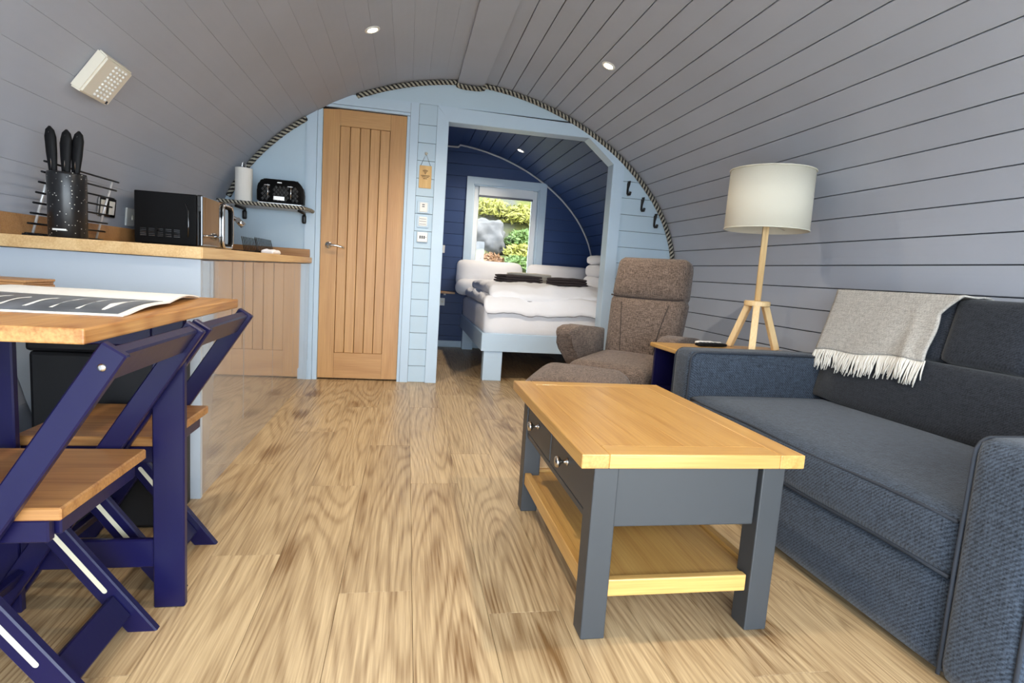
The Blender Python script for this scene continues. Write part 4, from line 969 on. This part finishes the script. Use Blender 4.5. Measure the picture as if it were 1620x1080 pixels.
for k in range(n): 
    a0 = math.radians(-112 + k * 4.4); a1 = math.radians(-112 + (k + 1) * 4.4); r = 0.0562
    vs = [bm.verts.new((r * math.cos(a), r * math.sin(a), z)) for a, z in ((a0, 0.024), (a1, 0.024), (a1, 0.030), (a0, 0.030))]; bm.faces.new(vs)
nm = link('white_mark', bm, M['white'], ko)
for (dx, dy, top_, lean_, grp) in ((-0.030, -0.02, 1.268, -0.05, 'leftmost'), (-0.008, 0.012, 1.250, 0.0, 'second, shortest'), (0.006, -0.018, 1.262, 0.04, 'third'), (0.030, -0.008, 1.262, 0.10, 'rightmost')):
    kn = thing('kitchen_knife', 'black handled knife in the block, %s of four' % grp, 'knife', (-1.160 + dx, 2.235 + dy, CZ + 0.205), 0, 'knives in the speckled block')
    H_ = top_ - CZ - 0.205; prof = [(0.0, 0.012), (0.2, 0.013), (0.5, 0.0165), (0.8, 0.0175), (0.93, 0.013), (1.0, 0.003)]
    bm = NB(); rings = []
    for t, w_ in prof:
        z_ = -0.01 + t * (H_ + 0.01); xo = lean_ * z_ * 0.9
        rings.append([bm.verts.new((xo + w_ * math.cos(a), w_ * 0.62 * math.sin(a), z_)) for a in [2 * PI * k / 14 for k in range(14)]])
    for A, C in zip(rings, rings[1:]):
        for k in range(14): bm.faces.new((A[k], A[(k + 1) % 14], C[(k + 1) % 14], C[k]))
    bm.faces.new(rings[0][::-1]); bm.faces.new(rings[-1]); ho = link('handle', bm, M['black'], kn, smooth=True)
    B('blade', (-0.009, 0.009, -0.001, 0.001, -0.15, -0.008), M['steel'], kn, bev=0)
    T('spine', [(lean_ * 0.0, -0.0078, 0.0), (lean_ * H_ * 0.45, -0.0075, H_ * 0.5), (lean_ * H_ * 0.8, -0.0078, H_ * 0.88)], 0.0016, M['steel'], ho, 6)
# wire rack behind the block
wrk = thing('wire_rack', 'folded chrome wire rack leaning behind the knife block', 'rack', (-1.29, 2.46, CZ))
p0, p1 = Vector((0.005, 0, 0.0)), Vector((0.072, 0, 0.255))
for yy in (-0.20, 0.21): T('upright', [(p0.x, yy, 0.002), (p1.x, yy, p1.z)], 0.0045, M['satin'], wrk, 8)
for k in range(8):
    p = p0.lerp(p1, (k + 0.12) / 7.3); T('bar', [(p.x + 0.004, -0.245, p.z + .003), (p.x + 0.004, 0.255, p.z + .003)], 0.0036, M['wire'], wrk, 8)
for k in range(2): T('foot_bar', [(p0.x - 0.01 + 0.02 * k, -0.235, 0.004), (p0.x - .01 + 0.02 * k, -0.165, 0.004)], 0.0036, M['wire'], wrk, 8)

# ------------------------------------------------------------------ things on the walls
def plate_on_vault(name, label, cat, sd, s, y, half_s, half_y, th, mat):
    p = vp(s, sd); q = vp(s, sd, -0.05); n = Vector((q[0] - p[0], 0, q[1] - p[1])).normalized(); t = Vector((0, 1, 0)).cross(n)
    if t.z < 0: t = -t
    o = thing(name, label, cat, (p[0] + n.x * 0.003, y, p[1] + n.z * 0.003)); yv = t.cross(n) * -1
    m3 = Matrix(((0, t.x, n.x), (1, t.y, n.y), (0, t.z, n.z)))
    if m3.determinant() < 0: m3 = Matrix(((0, t.x, n.x), (-1, t.y, n.y), (0, t.z, n.z)))
    o.rotation_euler = m3.to_euler()
    return o
# local axes of these: x along the pod (may be flipped), y up the wall, z out of the wall
so = plate_on_vault('double_socket', 'steel double socket on the left wall behind the wire rack', 'socket', -1, s_at_z(1.055), 2.86, 0.04, 0.07, 0.01, None)
B('plate', (-0.073, 0.073, -0.043, 0.043, 0.0, 0.008), M['steel'], so, bev=0.003)
for k in (-1, 1): B('outlet', (k * 0.036 - 0.022, k * 0.036 + 0.022, -0.030, 0.030, 0.008, 0.010), M['white'], so, bev=0.001)
so2 = plate_on_vault('wall_socket', 'white wall socket half hidden behind the microwave', 'socket', -1, s_at_z(1.03), 3.08, 0.04, 0.07, 0.01, None)
B('plate', (-0.043, 0.043, -0.043, 0.043, 0.0, 0.008), M['white'], so2, bev=0.003); B('rocker', (0.01, 0.028, -0.012, 0.012, 0.008, 0.012), M['ivory'], so2, bev=0.001)
vt = plate_on_vault('emergency_light', 'ivory emergency light with studded lens on the sloping left ceiling', 'light fitting', -1, s_at_z(1.506), 2.425, .1, .1, .05, None)
bm = NB()
hx, hy = 0.098, 0.083
v0 = [bm.verts.new(p) for p in ((-hx, -hy, 0), (hx, -hy, 0), (hx, hy, 0), (-hx, hy, 0))]; v1 = [bm.verts.new(p) for p in ((-hx + .004, -hy + .004, 0.040), (hx - .004, -hy + .004, 0.040), (hx - .004, hy - .004, 0.040), (-hx + .004, hy - .004, 0.040))]
bm.faces.new(v0[::-1]); bm.faces.new(v1)
for i in range(4): bm.faces.new((v0[i], v0[(i + 1) % 4], v1[(i + 1) % 4], v1[i]))
bmesh.ops.bevel(bm, geom=bm.edges[:], offset=0.006, segments=3, affect='EDGES'); hs_ = link('housing', bm, M['ivory'], vt)
for i in range(9):
    for j in range(4):
        bm = NB(); lathe(bm, [(0.0055, 0.0395), (0.0058, 0.042), (0.004, 0.0455), (0.0, 0.0465)], 8, (-0.022 + j * 0.024, -0.062 + i * 0.0155, 0)); link('stud', bm, M['white'], hs_, smooth=True)
B('indicator', (0.066, 0.076, -0.075, -0.063, 0.039, 0.042), M['gap'], hs_, bev=0.001)

# shelf with toaster and paper towel
SHZ = 1.238
sf2 = thing('wall_shelf', 'dark wall shelf with striped rope edging on the end wall above the sink', 'shelf', (-0.98, 4.22, SHZ))
bm = NB(); prism(bm, [(-0.255, -0.17), (0.255, -0.10), (0.28, 0.02), (0.28, 0.136), (-0.255, 0.136)], 'Z', -0.020, 0.0); link('board', bm, M['panel'], sf2)
rope('rope_edge', [(-0.255, -0.18, -0.010), (0.0, -0.145, -0.010), (0.250, -0.110, -0.010), (0.268, -0.09, -0.010), (0.290, 0.02, -0.010), (0.292, 0.12, -0.010)], 0.0125, 4, [M['rope_b'], M['rope_w']], 0.046, None, sf2)
for xx in (-0.165, 0.235):
    br_ = T('bracket', [(xx, -0.09, -0.030), (xx, 0.125, -0.030), (xx, 0.125, -0.085)], 0.009, M['blackmetal'], sf2, 8)
    S('bracket_foot', (xx, 0.118, -0.07), (0.014, 0.016, 0.03), 0.008, M['blackmetal'], br_, (4, 4, 6))
pt = thing('paper_towel_roll', 'white paper towel roll on a wire holder at the shelf corner', 'paper towel', (-1.105, 4.16, SHZ + 0.001))
bm = NB(); lathe(bm, [(0.018, 0.006), (0.054, 0.006), (0.054, 0.222), (0.018, 0.222), (0.018, 0.1)], 32); link('roll', bm, M['paper'], pt, smooth=False)
bm = NB(); lathe(bm, [(0, 0), (0.06, 0), (0.06, 0.005), (0, 0.005)], 28); link('holder_base', bm, M['chrome'], pt)
T('holder_loop', [(0.012, 0, 0.005), (0.012, 0, 0.23), (0.010, 0, 0.258), (0.0, 0, 0.266), (-0.010, 0, 0.258), (-0.012, 0, 0.23), (-0.012, 0, 0.005)], 0.003, M['chrome'], pt, 8)
ts = thing('toaster', 'black four slice toaster with chrome levers on the wall shelf', 'toaster', (-0.875, 4.215, SHZ), math.radians(4))
bm = NB(); prof = [(-0.145, 0.012), (0.145, 0.012), (0.147, 0.10), (0.135, 0.145), (0.105, 0.168), (-0.105, 0.168), (-0.135, 0.145), (-0.147, 0.10)]
prism(bm, prof, 'Y', -0.085, 0.085); bmesh.ops.bevel(bm, geom=[e for e in bm.edges], offset=0.012, segments=3, affect='EDGES'); tb = link('body', bm, M['black'], ts, smooth=True)
B('plinth', (-0.14, 0.14, -0.08, 0.08, 0.001, 0.014), M['chrome'], ts, bev=0.003)
for i in range(10):
    for j in range(6):
        if i in (2, 7): continue
        xx = -0.108 + i * 0.024 + (0.012 if j % 2 else 0); zz = 0.034 + j * 0.016
        if abs(xx) > 0.118: continue
        bm = NB(); vs = [bm.verts.new(p) for p in ((xx - .0105, -0.0855, zz), (xx, -0.0855, zz - .013), (xx + .0105, -0.0855, zz), (xx, -0.0855, zz + .013))]; c_ = bm.verts.new((xx, -0.091, zz))
        for k in range(4): bm.faces.new((vs[k], vs[(k + 1) % 4], c_))
        bm.faces.new(vs); link('embossed_stud', bm, M['charcoal'], tb)
for xx in (-0.075, 0.070):
    T('lever_track', [(xx, -0.0915, 0.04), (xx, -0.0915, 0.13)], 0.004, M['chrome'], ts, 8); B('lever', (xx - 0.02, xx + 0.016, -0.112, -0.09, 0.118, 0.125), M['chrome'], ts, bev=0.002)
B('control_plate', (-0.04, 0.032, -0.097, -0.088, 0.028, 0.056), M['steel'], ts, bev=0.002)
B('badge', (-0.018, 0.012, -0.0875, -0.0845, 0.142, 0.150), M['steel'], ts, bev=0.001)
for yy in (-0.035, 0.035): B('slot', (-0.11, 0.11, yy - 0.014, yy + 0.014, 0.166, 0.1695), M['gap'], ts, bev=0)

# pillar: sign and plates
sg_ = thing('hanging_sign', 'small plywood sign hanging on a black string beside the opening', 'sign', (0.098, YE, 1.55))
sb_ = B('board', (-0.044, 0.046, -0.006, -0.001, -0.083, 0.080), M['sign'], sg_, bev=0.001)
T('string', [(-0.036, -0.004, 0.078), (0.0, -0.008, 0.165), (0.036, -0.004, 0.078)], 0.0016, M['black'], sg_, 6)
bm = NB(); lathe(bm, [(0, 0), (0.008, 0), (0.008, 0.006), (0.011, 0.009), (0.0, 0.012)], 14, (0, 0.0, 0.166), rot); link('pin', bm, M['ivory'], sg_, smooth=True)
for r in (0.010, 0.018, 0.026):
    T('burnt_arc', [(r * math.cos(a), -0.0065, 0.022 + r * math.sin(a)) for a in [math.radians(45 + 90 * k / 8) for k in range(9)]], 0.0022, M['burn'], sb_, 5)
bm = NB(); lathe(bm, [(0, 0), (0.004, 0), (0.0, 0.001)], 12, (0, -0.0061, 0.022), rot); link('burnt_dot', bm, M['burn'], sb_)
for k, (wd, zz) in enumerate(((0.066, 0.008), (0.05, -0.002), (0.03, -0.014))): B('burnt_line', (-wd / 2, wd / 2, -0.0067, -0.0059, zz - 0.002, zz + 0.002), M['burn'], sb_, bev=0)
def plate(z, label, cat, name, w=0.042, fn=None, x=0.096):
    o = thing(name, label, cat, (x, YE, z)); B('frame', (-w, w, -0.009, -0.0005, -w, w), M['trim'], o, bev=0.003); fn(o); return o
def f1(o):
    B('face', (-0.028, 0.030, -0.014, -0.009, -0.036, 0.034), M['white'], o, bev=0.003)
    for zz in (0.018, 0.004): B('marking', (-0.010, 0.008, -0.0146, -0.0138, zz - 0.003, zz + 0.003), M['charcoal'], o, bev=0)
def f2(o):
    B('face', (-0.030, 0.030, -0.014, -0.009, -0.032, 0.036), M['white'], o, bev=0.003)
    for zz in (0.020, 0.002, -0.018): B('groove', (-0.024, 0.024, -0.0146, -0.0138, zz - 0.002, zz + 0.002), M['pipe'], o, bev=0)
def f3(o):
    B('face', (-0.037, 0.040, -0.016, -0.009, -0.036, 0.036), M['white'], o, bev=0.003)
    for k in range(3): B('marking', (-0.020 + k * 0.015, -0.010 + k * 0.015, -0.0166, -0.0158, -0.012, 0.010), M['charcoal'], o, bev=0)
    B('marking', (0.024, 0.031, -0.0166, -0.0158, -0.002, 0.002), M['charcoal'], o, bev=0)
plate(1.328, 'white wall control just below the hanging sign', 'switch', 'wall_control', 0.046, f1)
plate(1.222, 'white ribbed wall control, middle of three beside the opening', 'switch', 'wall_control', 0.044, f2)
plate(1.108, 'white wall control with dark symbols, lowest of three beside the opening', 'switch', 'wall_control', 0.042, f3)
# hooks
for (x_, z_, lb) in ((1.686, 1.61, 'black coat hook nearest the opening, highest of three'), (1.815, 1.495, 'black coat hook, middle of three beside the rope'), (1.936, 1.376, 'black coat hook nearest the right wall, lowest of three')):
    hk = thing('coat_hook', lb, 'hook', (x_, YE, z_), 0, 'black coat hooks beside the opening')
    S('plate', (0, -0.004, 0), (0.009, 0.004, 0.045), 0.004, M['blackmetal'], hk, (4, 3, 8))
    T('hook', [(0.002, -0.006, 0.05), (0.006, -0.016, 0.055), (0.006, -0.012, 0.03), (0.0, -0.010, 0.0), (-0.004, -0.014, -0.03), (-0.002, -0.026, -0.05), (0.004, -0.042, -0.05), (0.008, -0.048, -0.028)], [0.009, 0.010, 0.008, 0.007, 0.008, 0.010, 0.011, 0.009], M['blackmetal'], hk, 8)

# ------------------------------------------------------------------ bedroom: bed and bedding
bed = thing('bed_frame', 'pale grey painted wooden bed frame with square legs', 'bed', (1.3, 5.46, 0))
BX0, BX1, BY0, BY1 = 0.612, 1.985, 4.500, 6.425
def bb(name, d, mat, bev=0.003): return B(name, (d[0] - 1.3, d[1] - 1.3, d[2] - 5.46, d[3] - 5.46, d[4], d[5]), mat, bed, bev=bev)
bb('foot_rail', (BX0, BX1, BY0, BY0 + 0.03, 0.244, 0.390), M['trim']); bb('side_rail', (BX0, BX0 + 0.03, BY0 + .03, BY1, 0.244, 0.390), M['trim']); bb('side_rail', (BX1 - 0.03, BX1, BY0 + .03, BY1, 0.244, 0.390), M['trim'])
for lx in (BX0 + 0.025, 1.50): bb('leg', (lx, lx + 0.155, BY0 + 0.012, BY0 + 0.11, 0.0, 0.246), M['trim'])
for lx in (BX0 + 0.025, 1.74): bb('leg', (lx, lx + 0.12, BY1 - 0.12, BY1 - 0.02, 0.0, 0.246), M['trim'])
bb('slat_base', (BX0 + .03, BX1 - .03, BY0 + .03, BY1, 0.32, 0.36), M['ash'])
mtx = thing('mattress', 'mattress in a white fitted sheet on the bed frame', 'mattress', (1.3, 5.46, 0.36))
S('mattress_body', (0, 0, 0.125), ((BX1 - BX0) / 2 - 0.012, (BY1 - BY0) / 2 - 0.012, 0.120), 0.045, M['linen'], mtx, (16, 20, 6), (0.004, 0.004, 0.004), lambda q: Vector((q.x + 0.004 * nz3(q.y * 9, q.z * 3, 5), q.y + 0.004 * nz3(q.x * 12, q.z * 2, 1), q.z)))
dv = thing('duvet', 'rumpled white duvet with grey piping folded across the bed', 'duvet', (1.3, 5.2, 0.60))
def duv(q, seed, dip):
    x_, y_, z_ = q; e = 0.026 * nz3(x_ * 3.5, y_ * 3.5, seed) + 0.022 * nz3(x_ * 8, y_ * 8, seed + 4) + 0.014 * abs(nz3(x_ * 17 + y_ * 9, y_ * 17 - x_ * 6, seed + 9))
    yy2 = y_ + 0.05 * nz3(x_ * 2.2, seed * 3.1, 0) * (1 if y_ < 0 else 0)
    lip = min(1.0, max(0.0, (-y_ - (0.745 if seed < 5 else 0.60)) / 0.05)) * (0.075 if seed < 5 else 0.045)
    return Vector((x_, yy2 if seed > 5 else y_ + 0.012 * nz3(x_ * 3, 2.0, 0), z_ + e * (1.0 if z_ > 0 or y_ < -0.7 else 0.25) - lip * (1 + 0.35 * nz3(x_ * 2.4, seed, 0))))
def layer(c, half, r, seed, dip, label=None):
    o = S('duvet_layer', c, half, r, M['linen'], dv, (44, 40, 8), (0.0, 0.0, 0.018), lambda q: duv(q, seed, dip)); return o
L1 = layer((0.0, 0.075, 0.052), (0.685, 0.800, 0.042), 0.040, 1.3, 0.0)
L2 = layer((0.02, 0.03, 0.140), (0.655, 0.690, 0.046), 0.044, 7.7, 0.0)
for (lay, cc, hf, sd_, dp, rr3) in ((L1, (0.0, 0.075, 0.052), (0.685, 0.800, 0.042), 1.3, 0.0, 1.0), (L2, (0.02, 0.03, 0.140), (0.655, 0.690, 0.046), 7.7, 0.0, 1.0)):
    pts = []
    for k in range(41):
        x_ = -hf[0] + 0.03 + (2 * hf[0] - 0.04) * k / 40; p = duv(Vector((x_, -hf[1] + 0.010, -hf[2] * 0.62)), sd_, dp); pts.append((p.x + cc[0], p.y + cc[1] - 0.003, p.z + cc[2]))
    T('piping', pts, 0.0055, M['pipe'], lay, 6)
def pillow(c, half, tilt_, label, rz=0.0, grp='white bed pillows'):
    o = thing('pillow', label, 'pillow', c, rz, grp); 
    def pf(q): 
        return Vector((q.x, q.y * (1 - 0.55 * (abs(q.x) / half[0]) ** 4) * (1 - 0.45 * (abs(q.z) / half[2]) ** 4), q.z)) + Vector((0.006 * nz3(q.x * 8, q.z * 8, c[0]), 0.012 * nz3(q.x * 6, q.z * 6, c[0] + 3), 0))
    S('pillow_case', (0, 0, 0), half, min(half) * 0.95, M['linen'], o, (16, 6, 12), (0, 0.02, 0), pf, Matrix.Rotation(tilt_, 4, 'X')); return o
pillow((0.905, 6.31, 0.845), (0.375, 0.085, 0.165), -0.30, 'white pillow at the left of the bed head under the window')
pillow((0.875, 6.17, 0.705), (0.36, 0.10, 0.09), -0.1, 'white pillow lying flat below the left pillow at the bed head')
pillow((1.70, 6.31, 0.85), (0.37, 0.085, 0.16), -0.30, 'white pillow at the right of the bed head beside the window')
pillow((1.93, 5.62, 0.80), (0.12, 0.30, 0.13), 0.0, 'white pillow propped against the curved wall at the bed side')
pillow((1.925, 5.58, 0.965), (0.10, 0.26, 0.07), 0.0, 'white pillow stacked higher against the curved bedroom wall')
pillow((1.905, 5.55, 1.075), (0.09, 0.22, 0.045), 0.0, 'topmost small white pillow of the stack at the curved wall')
def towel(c, sx, sy, n, rz, label, mat, h=0.022):
    o = thing('folded_towel', label, 'towel', c, rz, 'folded towels on the bed')
    for k in range(n):
        S('fold', (0.006 * nz3(k, c[0]), 0.006 * nz3(k, 5), h * (k + 0.5)), (sx - 0.004 * k, sy - 0.003 * k, h * 0.52), h * 0.5, mat, o, (14, 10, 3), (0, 0, 0.003), lambda q, kk=k: Vector((q.x, q.y, q.z + 0.006 * nz3(q.x * 9 + kk * .2, q.y * 9, c[0]))))
    return o
TZ = 0.805
towel((1.02, 5.22, TZ), 0.19, 0.15, 3, 0.25, 'dark brown folded towel on the left of the duvet', M['towel'])
towel((1.46, 5.10, TZ), 0.19, 0.16, 3, -0.30, 'dark brown folded towel on the right of the duvet', M['towel'])
towel((1.17, 5.45, TZ), 0.22, 0.08, 3, -0.05, 'beige folded towel lying behind the dark brown towels', M['towel_w'], 0.03)
# bedroom back wall fittings
def bplate(x, z, label):
    o = thing('wall_socket', label, 'socket', (x, YB, z), 0, 'white bedroom sockets'); B('plate', (-0.045, 0.045, -0.009, -0.0005, -0.043, 0.043), M['white'], o, bev=0.003); B('rocker', (0.008, 0.026, -0.012, -0.009, -0.01, 0.012), M['ivory'], o, bev=0.001)
    return o
bplate(0.355, 1.105, 'white socket on the navy wall, upper of the two beside the opening'); bplate(0.385, 0.515, 'white socket on the navy wall below the little shelf')
bs = thing('bedside_shelf', 'small wooden shelf on the navy wall beside the bed', 'shelf', (0.42, YB, 0.625)); B('board', (-0.12, 0.11, -0.13, -0.001, -0.012, 0.012), M['worktopx'], bs, bev=0.002); B('bracket', (-0.01, 0.01, -0.1, -0.001, -0.03, -0.012), M['white'], bs, bev=0.001)

# ------------------------------------------------------------------ outside
struct(B('bounce_slab', (-3.2, 4.0, -5.0, YF - 0.06, -0.12, -0.03), M['slab'], bev=0.01))  # unseen pale slab added to bounce sky light onto the ceiling
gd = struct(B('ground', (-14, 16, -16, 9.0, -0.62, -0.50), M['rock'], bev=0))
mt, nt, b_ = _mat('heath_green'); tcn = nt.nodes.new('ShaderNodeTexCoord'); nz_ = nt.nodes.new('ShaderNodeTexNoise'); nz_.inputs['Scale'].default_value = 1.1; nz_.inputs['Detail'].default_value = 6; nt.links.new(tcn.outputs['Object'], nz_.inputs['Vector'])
cr = nt.nodes.new('ShaderNodeValToRGB'); cr.color_ramp.elements[0].position = 0.42; cr.color_ramp.elements[0].color = lin((74, 72, 68)); cr.color_ramp.elements[1].position = 0.56; cr.color_ramp.elements[1].color = lin((74, 76, 24)); nt.links.new(nz_.outputs['Fac'], cr.inputs[0]); nt.links.new(cr.outputs[0], b_.inputs['Base Color']); b_.inputs['Roughness'].default_value = 0.95  # hill colours darkened so the bright sky does not blow out the view
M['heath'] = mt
bm = NB(); nx_, ny_ = 70, 60; gv = []
for i in range(nx_ + 1):
    row = []
    for j in range(ny_ + 1):
        X = -10 + 24 * i / nx_; Y = 8.2 + 12 * j / ny_; t = (Y - 8.2)
        Z = -0.5 + 0.92 * t + 0.35 * nz3(X * 0.6, Y * 0.6) + 0.18 * nz3(X * 1.9, Y * 1.9, 3) + 0.07 * nz3(X * 5, Y * 5, 8)
        row.append(bm.verts.new((X, Y, Z)))
    gv.append(row)
for i in range(nx_):
    for j in range(ny_): bm.faces.new((gv[i][j], gv[i + 1][j], gv[i + 1][j + 1], gv[i][j + 1]))
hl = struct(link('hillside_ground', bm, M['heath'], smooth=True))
def hill_z(X, Y): return -0.5 + 0.92 * (Y - 8.2) + 0.35 * nz3(X * 0.6, Y * 0.6) + 0.18 * nz3(X * 1.9, Y * 1.9, 3)
M['leaf_y'] = plain('yellow_green_leaf', (104, 102, 22), 0.7, objvar=0.05); M['leaf_g'] = plain('fresh_green_leaf', (62, 84, 18), 0.7, objvar=0.05); M['leaf_r'] = plain('russet_leaf', (96, 62, 26), 0.7, objvar=0.05)  # leaves darker than their own tone, dimmer outdoor exposure put into the colour
def bush(X, Y, rad, mat, label, nleaf=900):
    zz = hill_z(X, Y) - 0.05; o = thing('shrub', label, 'shrub', (X, Y, zz), 0, 'shrubs on the hillside outside')
    bm = NB(); rnd = random.Random(int(X * 100 + Y * 7))
    for k in range(nleaf):
        d = Vector((rnd.gauss(0, 1), rnd.gauss(0, 1), abs(rnd.gauss(0, 1)))).normalized() * rad * rnd.uniform(0.55, 1.05) * (1 + 0.25 * nz3(X + rnd.random(), k * .01)); d.z *= 0.75
        s_ = rnd.uniform(0.025, 0.05); ax = Vector((rnd.gauss(0, 1), rnd.gauss(0, 1), rnd.gauss(0, 1))).normalized(); b2 = ax.orthogonal().normalized()
        vs = [bm.verts.new(d + p) for p in (ax * s_ * 1.6, b2 * s_ * .6, -ax * s_ * 1.6, -b2 * s_ * .6)]; bm.faces.new(vs)
    f = link('foliage', bm, mat, o); f['kind'] = 'stuff'
    T('stem', [(0, 0, -0.05), (0.02, 0, rad * 0.3), (0, 0.03, rad * 0.6)], 0.02, M['bark'], o, 6)
for (X, Y, rad, mt_, lb) in ((1.55, 11.15, 0.42, 'leaf_y', 'yellow green shrub at the top left of the window view'), (2.15, 11.0, 0.45, 'leaf_y', 'large yellow green shrub at the top right of the window view'), (2.10, 10.45, 0.36, 'leaf_g', 'green shrub halfway up the right of the window view'), (1.98, 10.05, 0.30, 'leaf_y', 'yellow shrub low on the right of the window view'), (1.85, 9.70, 0.26, 'leaf_g', 'dark green shrub at the bottom right of the window view'), (1.42, 9.78, 0.24, 'leaf_r', 'russet shrub at the bottom left of the window view'), (2.45, 11.7, 0.6, 'leaf_g', 'green shrub highest on the hill outside the window')):
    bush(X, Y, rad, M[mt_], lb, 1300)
M['boulder'] = plain('darkened_boulder', (66, 64, 62), 0.9, bump=0.8, bscale=12, var=0.2, vscale=5)  # rock colour darkened to hold down the outdoor brightness
for (X, Y, sx_, lb) in ((1.38, 10.42, 0.36, 'grey boulder among the shrubs at the left of the window view'),):
    bo = thing('boulder', lb, 'rock', (X, Y, hill_z(X, Y)))
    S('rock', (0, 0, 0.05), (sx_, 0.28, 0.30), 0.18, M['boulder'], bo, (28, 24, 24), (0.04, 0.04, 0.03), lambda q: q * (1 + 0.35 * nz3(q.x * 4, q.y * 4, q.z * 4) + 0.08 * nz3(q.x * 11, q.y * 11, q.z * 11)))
